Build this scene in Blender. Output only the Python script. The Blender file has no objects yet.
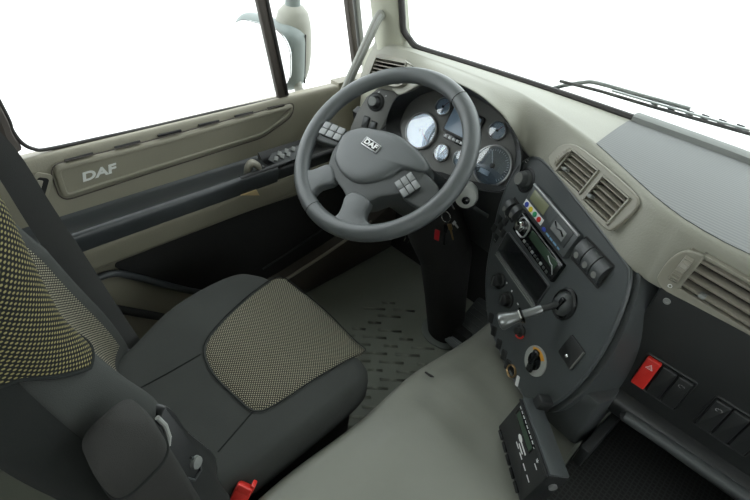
import bpy, bmesh, math, random
from mathutils import Vector as V, Matrix as Mx
random.seed(4)
R = math.radians
scene = bpy.context.scene
COL = scene.collection

# ------------------------------------------------------------------ camera, world, exposure
FPX = 491.0                                  # focal length in pixels of the 750x500 frame
CAM = V((.07, -.74, 1.34))
AX = V((0.70172, 0.50328, -0.50427))         # cab right, forward and up in camera axes (right, down, ahead)
AY = V((0.70376, -0.37941, 0.60065))
AZ = V((0.11097, -0.77637, -0.62043))
cd = bpy.data.cameras.new('camera'); cam = bpy.data.objects.new('camera', cd); COL.objects.link(cam)
cam.matrix_world = Mx(((AX[0], -AX[1], -AX[2], CAM[0]), (AY[0], -AY[1], -AY[2], CAM[1]),
                       (AZ[0], -AZ[1], -AZ[2], CAM[2]), (0, 0, 0, 1)))
cd.sensor_width = 36; cd.lens = FPX / 750 * 36; cd.clip_start = .01; cd.clip_end = 300
scene.camera = cam
w = bpy.data.worlds.new('world'); scene.world = w; w.use_nodes = True
w.node_tree.nodes['Background'].inputs[0].default_value = (.93, .98, 1.0, 1)
w.node_tree.nodes['Background'].inputs[1].default_value = 3.8
vs = scene.view_settings
vs.view_transform = 'Standard'; vs.look = 'None'; vs.gamma = 1; vs.exposure = 0.0; vs.use_curve_mapping = False

def ray(u, v):
    c = V(((u-375)/FPX, (v-250)/FPX, 1)); return V((AX.dot(c), AY.dot(c), AZ.dot(c)))
def at(u, v, **k):                           # pixel -> point on an axis plane
    d = ray(u, v); (n, val), = k.items(); i = 'xyz'.index(n)
    return CAM + d*((val-CAM[i])/d[i])
class Fr:                                    # a plane with axes: u right, v up, n out of the surface
    def __init__(s, o, n, rot=0):
        s.o = V(o); s.n = V(n).normalized()
        s.u = V((0, 0, 1)).cross(s.n).normalized(); s.v = s.n.cross(s.u)
        if rot:
            c, q = math.cos(R(rot)), math.sin(R(rot)); s.u, s.v = s.u*c+s.v*q, s.v*c-s.u*q
    def hit(s, px):
        d = ray(*px); return CAM + d*(s.n.dot(s.o-CAM)/s.n.dot(d))
    def loc(s, px):
        h = s.hit(px)-s.o; return (h.dot(s.u), h.dot(s.v))
    def w(s, a, b, c=0): return s.o + s.u*a + s.v*b + s.n*c
    def M(s, a=0, b=0, c=0, rot=0):
        p = s.w(a, b, c)
        m = Mx(((s.u[0], s.v[0], s.n[0], p[0]), (s.u[1], s.v[1], s.n[1], p[1]), (s.u[2], s.v[2], s.n[2], p[2]), (0, 0, 0, 1)))
        return m @ Mx.Rotation(R(rot), 4, 'Z') if rot else m
    def Mp(s, px, c=0, rot=0): a, b = s.loc(px); return s.M(a, b, c, rot)

# ------------------------------------------------------------------ materials
MAT = {}
def nodes(name):
    m = bpy.data.materials.new(name); m.use_nodes = True; MAT[name] = m
    nt = m.node_tree; return m, nt, nt.nodes['Principled BSDF']
def N(nt, t, **k):
    n = nt.nodes.new(t)
    for a, b in k.items():
        if a in n.inputs.keys(): n.inputs[a].default_value = b
        else: setattr(n, a, b)
    return n
def plain(name, c, rough=.5, bump=0, scale=400, var=.12, metal=0, spec=.5, coat=0):
    m, nt, p = nodes(name)
    p.inputs['Roughness'].default_value = rough; p.inputs['Metallic'].default_value = metal
    p.inputs['Specular IOR Level'].default_value = spec; p.inputs['Coat Weight'].default_value = coat
    tc = N(nt, 'ShaderNodeTexCoord'); no = N(nt, 'ShaderNodeTexNoise', Scale=6.0, Detail=5.0)
    nt.links.new(tc.outputs['Object'], no.inputs['Vector'])
    mx = N(nt, 'ShaderNodeMix', data_type='RGBA')
    mx.inputs[6].default_value = (*[x*(1-var) for x in c], 1); mx.inputs[7].default_value = (*[min(1, x*(1+var)) for x in c], 1)
    nt.links.new(no.outputs['Fac'], mx.inputs[0]); nt.links.new(mx.outputs[2], p.inputs['Base Color'])
    if bump:
        n2 = N(nt, 'ShaderNodeTexNoise', Scale=float(scale), Detail=2.0); nt.links.new(tc.outputs['Object'], n2.inputs['Vector'])
        b = N(nt, 'ShaderNodeBump', Strength=bump, Distance=.002)
        nt.links.new(n2.outputs['Fac'], b.inputs['Height']); nt.links.new(b.outputs['Normal'], p.inputs['Normal'])
    return m
plain('beige', (.275, .272, .228), .55, .25, 300)
plain('door_beige', (.235, .22, .168), .55, .2, 300)
plain('pillar', (.42, .42, .34), .6, .15, 200)
plain('vent_beige', (.25, .24, .195), .45, .05, 300)
plain('slat', (.23, .215, .175), .4)
plain('charcoal', (.048, .053, .054), .42, .2, 500)
plain('console', (.058, .065, .067), .38, .15, 500)
plain('black', (.016, .0175, .018), .45, .1, 400)
plain('soft_black', (.008, .008, .008), .8, .1, 200)
plain('gloss_black', (.008, .009, .01), .12)
plain('armrest', (.042, .047, .05), .36, .15, 400)
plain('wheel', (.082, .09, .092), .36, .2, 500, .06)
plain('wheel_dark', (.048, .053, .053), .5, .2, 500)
plain('fabric', (.05, .053, .050), .95, .5, 900, .2, spec=.15)
plain('fabric_side', (.022, .024, .023), .95, .4, 900, .2, spec=.1)
plain('fabric_arm', (.034, .034, .032), .9, .5, 900, .2, spec=.2)
plain('belt', (.02, .021, .02), .6, .3, 800)
plain('chrome', (.75, .76, .76), .18, metal=1)
plain('silver', (.42, .43, .43), .35, metal=.6)
plain('lever_metal', (.22, .23, .23), .28, metal=.7)
plain('cluster', (.15, .152, .142), .5, .15, 500)
plain('knob_grey', (.33, .34, .32), .35)
plain('brass', (.35, .24, .12), .35, metal=.9)
plain('red', (.62, .03, .022), .35, var=.05)
plain('dark_red', (.35, .012, .02), .4)
plain('orange', (.75, .35, .04), .5, var=.05)
plain('yellow', (.75, .6, .03), .5, var=.05)
plain('blue', (.04, .07, .42), .5, var=.05)
plain('green', (.03, .32, .14), .5, var=.05)
plain('white_print', (.75, .76, .76), .5, var=.03)
plain('letter', (.72, .73, .70), .4, var=.03)
plain('print_blue', (.16, .33, .5), .5)
plain('lcd', (.20, .21, .13), .25, var=.04)
plain('lcd_dark', (.035, .06, .04), .2)
plain('screen', (.25, .34, .45), .12, var=.25)
plain('button', (.20, .21, .21), .25, var=.05)
plain('rubber_ring', (.10, .115, .10), .6)
plain('steel_pedal', (.10, .11, .11), .35, .3, 120, metal=.6)
plain('mirror_body', (.17, .20, .19), .5, .1, 60)
plain('mirror_back', (.24, .24, .20), .5, .1, 60)
plain('gasket', (.03, .027, .026), .6)
plain('brown_gasket', (.06, .05, .042), .7)
plain('ground', (.62, .62, .6), .9, .2, 3)
plain('headliner', (.62, .61, .57), .9, .2, 200)
plain('rubber_floor', (.15, .163, .132), .55, .3, 250)
plain('kick', (.05, .042, .034), .7, .2, 200)
plain('wood_tan', (.5, .38, .2), .5)
plain('handle_grey', (.26, .265, .235), .4)
plain('tread', (.185, .198, .16), .5, .2, 250)
plain('fold_grey', (.20, .21, .20), .6, .2, 300)

def weave(name, c1, c2, pitch, soft=.25, th=.46):
    m, nt, p = nodes(name); p.inputs['Roughness'].default_value = .9; p.inputs['Specular IOR Level'].default_value = .15
    uv = N(nt, 'ShaderNodeUVMap'); s = N(nt, 'ShaderNodeSeparateXYZ'); nt.links.new(uv.outputs[0], s.inputs[0])
    def mt(op, a, b=None, c=None):
        n = N(nt, 'ShaderNodeMath', operation=op)
        for i, x in enumerate((a, b, c)):
            if x is None: continue
            if isinstance(x, (int, float)): n.inputs[i].default_value = x
            else: nt.links.new(x, n.inputs[i])
        return n.outputs[0]
    k = 2*math.pi/pitch
    a = mt('SINE', mt('MULTIPLY', s.outputs[0], k)); row = mt('FLOOR', mt('DIVIDE', s.outputs[1], pitch*.5))
    sh = mt('MULTIPLY', mt('MODULO', row, 2.0), math.pi)
    a = mt('SINE', mt('ADD', mt('MULTIPLY', s.outputs[0], k), sh))
    b = mt('ABSOLUTE', mt('SINE', mt('MULTIPLY', s.outputs[1], k)))
    h = mt('MULTIPLY', mt('ADD', mt('MULTIPLY', a, .5), .5), b)
    no = N(nt, 'ShaderNodeTexNoise', Scale=900.0); nt.links.new(uv.outputs[0], no.inputs['Vector'])
    h2 = mt('ADD', h, mt('MULTIPLY', mt('SUBTRACT', no.outputs['Fac'], .5), .3))
    mr = N(nt, 'ShaderNodeMapRange'); nt.links.new(h2, mr.inputs[0]); mr.inputs[1].default_value = th-soft; mr.inputs[2].default_value = th+soft
    mx = N(nt, 'ShaderNodeMix', data_type='RGBA'); nt.links.new(mr.outputs[0], mx.inputs[0])
    mx.inputs[6].default_value = (*c1, 1); mx.inputs[7].default_value = (*c2, 1)
    nt.links.new(mx.outputs[2], p.inputs['Base Color'])
    bp = N(nt, 'ShaderNodeBump', Strength=.6, Distance=.001); nt.links.new(h, bp.inputs['Height']); nt.links.new(bp.outputs[0], p.inputs['Normal'])
weave('weave', (.014, .015, .014), (.24, .21, .095), .0066, .15, .53)
weave('weave_seat', (.022, .023, .022), (.34, .32, .235), .0066, .2)
def ribbed(name, c1, c2, pitch, rough, strength):
    m, nt, p = nodes(name); p.inputs['Roughness'].default_value = rough
    tc = N(nt, 'ShaderNodeTexCoord'); wv = N(nt, 'ShaderNodeTexWave', Scale=1/pitch/10*math.pi/1.57, bands_direction='Y', Distortion=.4)
    nt.links.new(tc.outputs['Object'], wv.inputs['Vector'])
    mx = N(nt, 'ShaderNodeMix', data_type='RGBA'); nt.links.new(wv.outputs['Fac'], mx.inputs[0])
    mx.inputs[6].default_value = (*c1, 1); mx.inputs[7].default_value = (*c2, 1); nt.links.new(mx.outputs[2], p.inputs['Base Color'])
    b = N(nt, 'ShaderNodeBump', Strength=strength, Distance=.001); nt.links.new(wv.outputs['Fac'], b.inputs['Height']); nt.links.new(b.outputs[0], p.inputs['Normal'])
ribbed('tray', (.125, .13, .13), (.155, .16, .158), .006, .7, .25)
def honeycomb(name):
    m, nt, p = nodes(name); p.inputs['Roughness'].default_value = .6
    tc = N(nt, 'ShaderNodeTexCoord'); vo = N(nt, 'ShaderNodeTexVoronoi', Scale=110.0, Randomness=.15, feature='DISTANCE_TO_EDGE')
    nt.links.new(tc.outputs['Object'], vo.inputs['Vector'])
    mr = N(nt, 'ShaderNodeMapRange'); nt.links.new(vo.outputs[0], mr.inputs[0]); mr.inputs[1].default_value = .08; mr.inputs[2].default_value = .2
    mx = N(nt, 'ShaderNodeMix', data_type='RGBA'); nt.links.new(mr.outputs[0], mx.inputs[0])
    mx.inputs[6].default_value = (.02, .022, .022, 1); mx.inputs[7].default_value = (.004, .004, .004, 1); nt.links.new(mx.outputs[2], p.inputs['Base Color'])
honeycomb('honeycomb')
def vinyl(name):
    m, nt, p = nodes(name); p.inputs['Roughness'].default_value = .5
    tc = N(nt, 'ShaderNodeTexCoord'); n1 = N(nt, 'ShaderNodeTexNoise', Scale=5.0, Detail=6.0, Roughness=.6); nt.links.new(tc.outputs['Object'], n1.inputs['Vector'])
    n2 = N(nt, 'ShaderNodeTexNoise', Scale=60.0, Detail=3.0); nt.links.new(tc.outputs['Object'], n2.inputs['Vector'])
    mx = N(nt, 'ShaderNodeMix', data_type='RGBA'); nt.links.new(n1.outputs['Fac'], mx.inputs[0])
    mx.inputs[6].default_value = (.155, .16, .135, 1); mx.inputs[7].default_value = (.21, .215, .183, 1); nt.links.new(mx.outputs[2], p.inputs['Base Color'])
    b = N(nt, 'ShaderNodeBump', Strength=.15, Distance=.002); nt.links.new(n2.outputs['Fac'], b.inputs['Height']); nt.links.new(b.outputs[0], p.inputs['Normal'])
vinyl('vinyl')
def glass(name, tint=(.97, .99, .98), fac=.04):
    m = bpy.data.materials.new(name); m.use_nodes = True; MAT[name] = m; nt = m.node_tree; nt.nodes.clear()
    o = N(nt, 'ShaderNodeOutputMaterial'); t = N(nt, 'ShaderNodeBsdfTransparent'); t.inputs[0].default_value = (*tint, 1)
    g = N(nt, 'ShaderNodeBsdfGlossy', Roughness=.01); x = N(nt, 'ShaderNodeMixShader'); x.inputs[0].default_value = fac
    nt.links.new(t.outputs[0], x.inputs[1]); nt.links.new(g.outputs[0], x.inputs[2]); nt.links.new(x.outputs[0], o.inputs[0])
glass('glass'); glass('dial_glass', (.9, .95, 1), .16)
def dialface(name, c1, c2):
    m, nt, p = nodes(name); p.inputs['Roughness'].default_value = .3
    tc = N(nt, 'ShaderNodeTexCoord'); n1 = N(nt, 'ShaderNodeTexNoise', Scale=14.0, Detail=2.0); nt.links.new(tc.outputs['Object'], n1.inputs['Vector'])
    mx = N(nt, 'ShaderNodeMix', data_type='RGBA'); nt.links.new(n1.outputs['Fac'], mx.inputs[0])
    mx.inputs[6].default_value = (*c1, 1); mx.inputs[7].default_value = (*c2, 1); nt.links.new(mx.outputs[2], p.inputs['Base Color'])
dialface('dial', (.40, .45, .50), (.55, .60, .64)); dialface('dial_dark', (.09, .10, .105), (.16, .175, .18))

# ------------------------------------------------------------------ mesh helpers
def nb(): return bmesh.new()
def box(sx, sy, sz, bev=0, c=(0, 0, 0), seg=2, bm=None, rot=None):
    b = nb(); bmesh.ops.create_cube(b, size=1, matrix=Mx.Translation(c) @ Mx.Diagonal((sx, sy, sz, 1)))
    if bev: bmesh.ops.bevel(b, geom=b.edges[:], offset=bev, segments=seg, profile=.5, affect='EDGES')
    if rot is not None: bmesh.ops.transform(b, matrix=rot, verts=b.verts)
    return merge(bm, b)
def merge(a, b):
    if a is None: return b
    me = bpy.data.meshes.new('t'); b.to_mesh(me); b.free(); a.from_mesh(me); bpy.data.meshes.remove(me); return a
def xf(b, m): bmesh.ops.transform(b, matrix=m, verts=b.verts); return b
def lathe(prof, seg=32, bm=None):            # prof [(r, z)], open ends closed when r > 0
    b = nb(); rings = []
    for r, z in prof:
        rings.append([b.verts.new((r*math.cos(2*math.pi*i/seg), r*math.sin(2*math.pi*i/seg), z)) for i in range(seg)] if r > 1e-6 else [b.verts.new((0, 0, z))])
    for p, q in zip(rings, rings[1:]):
        for i in range(seg):
            j = (i+1) % seg
            if len(p) == 1 and len(q) > 1: b.faces.new((p[0], q[i], q[j]))
            elif len(q) == 1 and len(p) > 1: b.faces.new((p[i], p[j], q[0]))
            elif len(p) > 1: b.faces.new((p[i], p[j], q[j], q[i]))
    for r in (rings[0], rings[-1]):
        if len(r) > 1: b.faces.new(r)
    bmesh.ops.recalc_face_normals(b, faces=b.faces); return merge(bm, b)
def grid(rows, uvs=None, closed=False, thick=0, bm=None):   # rows of points -> sheet
    b = nb(); uvl = b.loops.layers.uv.new('UVMap') if uvs else None
    vs_ = [[b.verts.new(p) for p in r] for r in rows]
    n = len(rows[0])
    for i in range(len(rows)-1):
        for j in range(n if closed else n-1):
            k = (j+1) % n
            f = b.faces.new((vs_[i][j], vs_[i+1][j], vs_[i+1][k], vs_[i][k]))
            if uvl:
                for l, (a, c) in zip(f.loops, ((i, j), (i+1, j), (i+1, k), (i, k))): l[uvl].uv = uvs[a][c]
    if thick: bmesh.ops.recalc_face_normals(b, faces=b.faces); bmesh.ops.solidify(b, geom=b.faces[:], thickness=thick)
    return merge(bm, b)
def catmull(pts, n=6, closed=False):
    pts = [V(p) for p in pts]; out = []; L = len(pts)
    for i in range(L if closed else L-1):
        if closed: p0, p1, p2, p3 = pts[i-1], pts[i], pts[(i+1) % L], pts[(i+2) % L]
        else: p0, p1, p2, p3 = pts[max(i-1, 0)], pts[i], pts[i+1], pts[min(i+2, L-1)]
        for k in range(n):
            t = k/n
            out.append(.5*((2*p1)+(p2-p0)*t+(2*p0-5*p1+4*p2-p3)*t*t+(3*p1-p0-3*p2+p3)*t**3))
    if not closed: out.append(pts[-1])
    return out
def tube(pts, r, seg=10, closed=False, flat=1.0, up=None, bm=None):
    pts = [V(p) for p in pts]; b = nb(); rings = []; L = len(pts); rr = r if isinstance(r, (list, tuple)) else [r]*L
    nrm = None
    for i, p in enumerate(pts):
        if closed: t = (pts[(i+1) % L]-pts[i-1]).normalized()
        else: t = (pts[min(i+1, L-1)]-pts[max(i-1, 0)]).normalized()
        if nrm is None:
            h = V(up) if up else (V((0, 0, 1)) if abs(t.z) < .9 else V((1, 0, 0)))
            nrm = (h-t*h.dot(t)).normalized()
        else: nrm = (nrm-t*nrm.dot(t)).normalized()
        q = t.cross(nrm)
        rings.append([b.verts.new(p+nrm*(rr[i]*flat*math.cos(2*math.pi*k/seg))+q*(rr[i]*math.sin(2*math.pi*k/seg))) for k in range(seg)])
    for i in range(L if closed else L-1):
        a, c = rings[i], rings[(i+1) % L]
        for k in range(seg): b.faces.new((a[k], a[(k+1) % seg], c[(k+1) % seg], c[k]))
    if not closed: b.faces.new(rings[0]); b.faces.new(rings[-1])
    bmesh.ops.recalc_face_normals(b, faces=b.faces); return merge(bm, b)
def prism(out, z0, z1, bev=0, seg=2, bm=None, bottom=False):   # 2D outline -> solid, top edge rounded
    b = nb(); n = len(out)
    if sum(out[i][0]*out[(i+1) % n][1]-out[(i+1) % n][0]*out[i][1] for i in range(n)) < 0: out = out[::-1]
    f = b.faces.new([b.verts.new((p[0], p[1], z0)) for p in out])
    ex = bmesh.ops.extrude_face_region(b, geom=[f]); vv = [e for e in ex['geom'] if isinstance(e, bmesh.types.BMVert)]
    for v_ in vv: v_.co.z = z1
    bmesh.ops.recalc_face_normals(b, faces=b.faces)
    if bev:
        ed = [e for e in b.edges if all(abs(v_.co.z-z1) < 1e-7 for v_ in e.verts)]
        bmesh.ops.bevel(b, geom=ed, offset=bev, segments=seg, profile=.5, affect='EDGES')
    return merge(bm, b)
def plate(outer, holes, z0, z1, bm=None):        # flat solid with openings
    b = nb()
    for lp_ in [outer]+holes:
        vs_ = [b.verts.new((p[0], p[1], z0)) for p in lp_]
        for i in range(len(vs_)): b.edges.new((vs_[i-1], vs_[i]))
    bmesh.ops.triangle_fill(b, use_beauty=True, use_dissolve=False, edges=b.edges[:])
    ex = bmesh.ops.extrude_face_region(b, geom=b.faces[:])
    for e in ex['geom']:
        if isinstance(e, bmesh.types.BMVert): e.co.z = z1
    bmesh.ops.recalc_face_normals(b, faces=b.faces); return merge(bm, b)
def inside(p, poly):
    c = False; n = len(poly)
    for i in range(n):
        a, b = poly[i], poly[i-1]
        if (a[1] > p[1]) != (b[1] > p[1]) and p[0] < (b[0]-a[0])*(p[1]-a[1])/(b[1]-a[1])+a[0]: c = not c
    return c
def round_poly(pts, r, n=5):
    out = []; L = len(pts)
    for i in range(L):
        p, a, b = V(pts[i]), V(pts[i-1]), V(pts[(i+1) % L]); rr = min(r, (a-p).length*.45, (b-p).length*.45)
        q0 = p+(a-p).normalized()*rr; q1 = p+(b-p).normalized()*rr
        for k in range(n+1):
            t = k/n; v = q0*(1-t)**2+p*2*t*(1-t)+q1*t*t; out.append((v.x, v.y))
    return out
def rrect(w_, h_, r, n=4, c=(0, 0)):
    o = []
    for cx, cy, a0 in ((w_/2-r, h_/2-r, 0), (-w_/2+r, h_/2-r, 90), (-w_/2+r, -h_/2+r, 180), (w_/2-r, -h_/2+r, 270)):
        for i in range(n+1):
            a = R(a0+90*i/n); o.append((c[0]+cx+r*math.cos(a), c[1]+cy+r*math.sin(a)))
    return o
def smooth2(o, n=4): return [(p.x, p.y) for p in catmull([(a, b, 0) for a, b in o], n, True)]
def text(s, size, depth, sx=1, shear=0):
    cu = bpy.data.curves.new('t', 'FONT'); cu.body = s; cu.size = size; cu.extrude = depth; cu.align_x = 'CENTER'; cu.align_y = 'CENTER'; cu.shear = shear
    cu.offset = size*.035
    o = bpy.data.objects.new('t', cu); COL.objects.link(o); bpy.context.view_layer.update()
    me = bpy.data.meshes.new_from_object(o.evaluated_get(bpy.context.evaluated_depsgraph_get()))
    b = nb(); b.from_mesh(me); bpy.data.objects.remove(o); bpy.data.curves.remove(cu); bpy.data.meshes.remove(me)
    return xf(b, Mx.Diagonal((sx, 1, 1, 1)))

W = {}
def mesh_of(name, bm, mat, ang=40):
    me = bpy.data.meshes.new(name); bm.to_mesh(me); bm.free(); me.materials.append(MAT[mat])
    me.polygons.foreach_set('use_smooth', [True]*len(me.polygons)); me.set_sharp_from_angle(angle=R(ang)); return me
def put(o, M, parent):
    COL.objects.link(o); M = M or Mx.Identity(4)
    if parent is not None: o.parent = parent; o.matrix_basis = W[parent.name].inverted() @ M
    else: o.matrix_basis = M
    W[o.name] = M.copy(); return o
def part(name, bm, mat, parent, M=None, ang=40):
    o = bpy.data.objects.new(name, mesh_of(name, bm, mat, ang) if not isinstance(bm, bpy.types.Mesh) else bm); return put(o, M, parent)
def tag(o, label, cat, group=None, kind=None):
    o['label'] = label; o['category'] = cat
    if group: o['group'] = group
    if kind: o['kind'] = kind
    return o
def thing(name, label, cat, loc, group=None, kind=None):
    return tag(put(bpy.data.objects.new(name, None), Mx.Translation(loc), None), label, cat, group, kind)
def solo(name, bm, mat, label, cat, M=None, group=None, kind=None, ang=40):
    return tag(part(name, bm, mat, None, M, ang), label, cat, group, kind)

# ------------------------------------------------------------------ the cab shell
solo('ground', box(60, 60, .1, c=(0, 0, -1.35)), 'ground', 'pale bright ground outside the cab windows', 'ground', kind='structure')
fl = solo('floor', box(2.2, 2.2, .04, c=(0, -.25, -.02)), 'rubber_floor', 'grey green rubber cab floor with raised tread bars', 'floor', kind='structure')
# raised tread bars moulded in the rubber
bar = mesh_of('tread_bar', box(1, .010, .0024, .0009), 'tread')
diag = math.atan2(.72, .70)
for i in range(-9, 10):
    for j in range(-4, 5):
        a = j*.115 + (.057 if i % 2 else 0); c_ = i*.036
        x = -.56 + a*math.cos(diag) - c_*math.sin(diag); y = .10 + a*math.sin(diag) + c_*math.cos(diag)
        if -.78 < x < -.30 and -.22 < y < .40 and not (y > .30 and x > -.66):
            ln = .085 if (i+2*j) % 3 else .05
            part('tread_bar', bar, None, fl, Mx.Translation((x, y, .0004)) @ Mx.Rotation(diag, 4, 'Z') @ Mx.Diagonal((ln, 1, 1, 1)))
solo('ceiling', box(2.3, 1.9, .04, c=(0, -.45, 1.82)), 'headliner', 'plain light grey cab headliner overhead', 'ceiling', kind='structure')
b = box(2.3, .04, 1.10, c=(0, -1.37, .51)); box(2.3, .04, .34, c=(0, -1.37, 1.68), bm=b)
for sx in (-1, 1): box(.50, .04, .50, c=(sx*.90, -1.37, 1.28), bm=b)  # gap between these boxes is an added opening that lets in fill light
solo('wall_back', b, 'headliner', 'plain grey rear cab wall with an opening added to light the dashboard', 'wall', kind='structure')
b = box(.04, .75, 1.84, c=(-1.13, -1.0, .9)); box(.04, 1.1, .22, c=(-1.13, -.08, 1.72), bm=b); box(.04, .33, .76, c=(-1.125, .52, .37), bm=b)
solo('wall_left', b, 'door_beige', 'beige cab side pillar behind the driver door', 'wall', kind='structure')
b = box(.04, 2.0, .80, c=(1.12, -.37, .39)); box(.04, .85, 1.1, c=(1.12, -.95, 1.3), bm=b); box(.04, 1.2, .22, c=(1.12, 0, 1.72), bm=b)
solo('wall_right', b, 'door_beige', 'beige passenger side wall with a window opening', 'wall', kind='structure')
solo('wall_front', box(2.2, .04, .80, c=(0, .66, .38)), 'soft_black', 'dark firewall at the front of the footwell', 'wall', kind='structure')

# threshold, kick panel and black seal beside the driver floor
KP = Fr((-.99, 0, .1), (1, 0, 0))
ko = [KP.loc(p) for p in ((293, 276), (310, 265), (330, 252), (350, 238), (372, 222))]
y1 = max(p[0] for p in ko)
kick = prism([(-.75, -.1), (-.75, ko[0][1]-.02), (ko[0][0]-.12, ko[0][1]-.012)] + ko + [(.63, ko[-1][1]+.06), (.63, -.1)], -.06, 0, .006)
k_ = solo('trim_1', kick, 'kick', 'dark brown kick panel below the door opening', 'trim', KP.M(), kind='structure')
part('edge_strip', tube([KP.w(a, b_, -.004) for a, b_ in [(ko[0][0]-.12, ko[0][1]-.012)]+ko], .006, 8), 'door_beige', k_)

# ------------------------------------------------------------------ engine tunnel under its vinyl mat
TZ = .42
FOLDS = (((-.235, -.115), (-.11, -.118), -.016, .022), ((-.20, -.045), (-.08, -.06), .012, .035), ((-.22, .10), (-.12, .05), .010, .05), ((-.24, -.25), (-.10, -.33), .006, .05))
def tz(x, y):
    z = TZ + .012*math.exp(-((x+.20)/.08)**2)*math.exp(-((y+.05)/.25)**2)
    for (ax_, ay_), (bx_, by_), dp, wd_ in FOLDS:
        L = math.hypot(bx_-ax_, by_-ay_); tx, ty = (bx_-ax_)/L, (by_-ay_)/L
        a_ = (x-ax_)*tx+(y-ay_)*ty; d = (x-ax_)*-ty+(y-ay_)*tx; m_ = max(0, -a_, a_-L)
        z += dp*math.exp(-(d/wd_)**2)*math.exp(-(m_/.05)**2)
    return z + .002*math.sin(9*x+14*y)
def edge(y): return -.292 + .02*max(0, (y+.1)/.3) + .004*math.sin(17*y)
rows = []
for i in range(61):
    y = -1.1 + 1.72*i/60; r = []; e = edge(y)
    for j in range(8): r.append((e-.012, y, TZ*(j/8)))
    for j in range(5):
        a = R(90*j/4); r.append((e+.016-.028*math.cos(a), y, TZ-.028+.028*math.sin(a)-.0))
    for j in range(1, 33):
        x = e+.016+(.035-e)*j/32; k = min(1, j/5); r.append((x, y, TZ+(tz(x, y)-TZ)*k))
    rows.append(r)
tun = solo('engine_tunnel', grid(rows, thick=.004), 'vinyl', 'wrinkled grey green vinyl mat covering the engine hump beside the seat', 'mat', ang=60)
b = tube([at(425, 372, z=TZ+.012), at(431, 376, z=TZ+.010), at(434, 377, z=TZ+.008)], [.0022, .003, .001], 6)
part('tear', b, 'soft_black', tun)

# ------------------------------------------------------------------ dashboard
dash = thing('dashboard', 'beige and charcoal truck dashboard with gauges and air vents', 'dashboard', (-.1, .45, .45))
CN = V((-.5*math.cos(R(12)), -.866*math.cos(R(12)), math.sin(R(12))))
CON = Fr((-.216, .181, .817), CN)
def ez(u, v, y): return at(u, v, y=y)
def wind(x):
    ax = abs(x+.02)
    return V((x, .505-.085*(ax/.9)**2.2, .93-.012*min(1, ax/.9)))
E_ = [V((-1.0, .345, .80)), ez(372, 84, .335), ez(390, 87, .305), ez(400, 93, .275), ez(422, 83, .26), ez(447, 80, .255), ez(474, 91, .25), ez(495, 107, .25), ez(510, 124, .248),
      CON.hit((526, 152)), CON.hit((547, 165)), CON.hit((577, 201)), CON.hit((606, 238)), CON.hit((628, 263)), ez(644, 276, .083), ez(660, 286, .08), ez(750, 335, .08), V((.6, .08, .832)), V((1.05, .10, .832))]
T_ = [V((-1.0, .385, .885)), V((-.95, .38, .90)), V((-.90, .375, .915)), V((-.83, .37, .925)), V((-.76, .355, .932)), V((-.69, .34, .94)), V((-.60, .33, .945)), V((-.52, .325, .948)), V((-.45, .32, .95)),
      at(545, 110, z=.95), at(566, 124, z=.947), at(594, 145, z=.942), at(630, 178, z=.94), at(654, 200, z=.94), at(675, 216, z=.94), at(699, 232, z=.94), at(770, 268, z=.94), V((.62, .09, .94)), V((1.05, .11, .94))]
def fr3(a, b, c, off):
    n = (b-a).cross(c-a).normalized()
    if n.dot(CAM-a) < 0: n = -n
    return Fr((a+b+c)/3 + n*off, n)
VC = fr3(CON.hit((577, 201)), CON.hit((606, 238)), at(620, 168, z=.94), .013)
VP = fr3(ez(660, 286, .08), ez(750, 335, .08), at(720, 243, z=.94), .013)
VL = fr3(ez(372, 84, .335), ez(392, 87, .302), V((-.90, .372, .912)), .013)
vc_px = ((552, 164), (556, 152), (567, 146), (580, 149), (606, 169), (632, 192), (639, 203), (633, 213), (616, 227), (606, 227), (580, 199))
vp_px = ((662, 285), (664, 270), (677, 256), (692, 252), (720, 265), (760, 288), (800, 314), (800, 364), (760, 338), (700, 306))
vl_px = ((367, 77), (369, 63), (378, 55), (392, 56), (408, 63), (403, 85), (384, 85))
bez_out = {k: smooth2([f.loc(p) for p in px], 4) for k, f, px in (('c', VC, vc_px), ('p', VP, vp_px), ('l', VL, vl_px))}
E2, T2 = catmull(E_, 8), catmull(T_, 8)
rows = []
for e, t in zip(E2, T2):
    wv_ = wind(max(-1.0, min(1.05, t.x - .03))); mid = t.lerp(wv_, .5) + V((0, 0, .004)); m3 = t.lerp(wv_, .12) + V((0, 0, .003))
    out = V((0, -.8, .6)); f1 = e.lerp(t, .35) + out*.004; f2 = e.lerp(t, .72) + out*.005
    rows.append([wv_, mid, m3, t, f2, f1, e, e+V((0, .012, -.006)), e+V((0, .05, -.004))])
rows = list(map(list, zip(*rows)))
fine = []
cols = [catmull(c, 5) for c in zip(*rows)]
pb = grid(list(map(list, zip(*cols))))
kill = []
for f in pb.faces:
    c = f.calc_center_median()
    for k, fr in (('c', VC), ('p', VP), ('l', VL)):
        d = c-fr.o
        if abs(d.dot(fr.n)) < .03:
            o = bez_out[k]; gx = sum(p[0] for p in o)/len(o); gy = sum(p[1] for p in o)/len(o)
            if inside((gx+(d.dot(fr.u)-gx)*1.12, gy+(d.dot(fr.v)-gy)*1.12), o): kill.append(f); break
bmesh.ops.delete(pb, geom=kill, context='FACES')
part('upper_pad', pb, 'beige', dash, ang=70)
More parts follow.
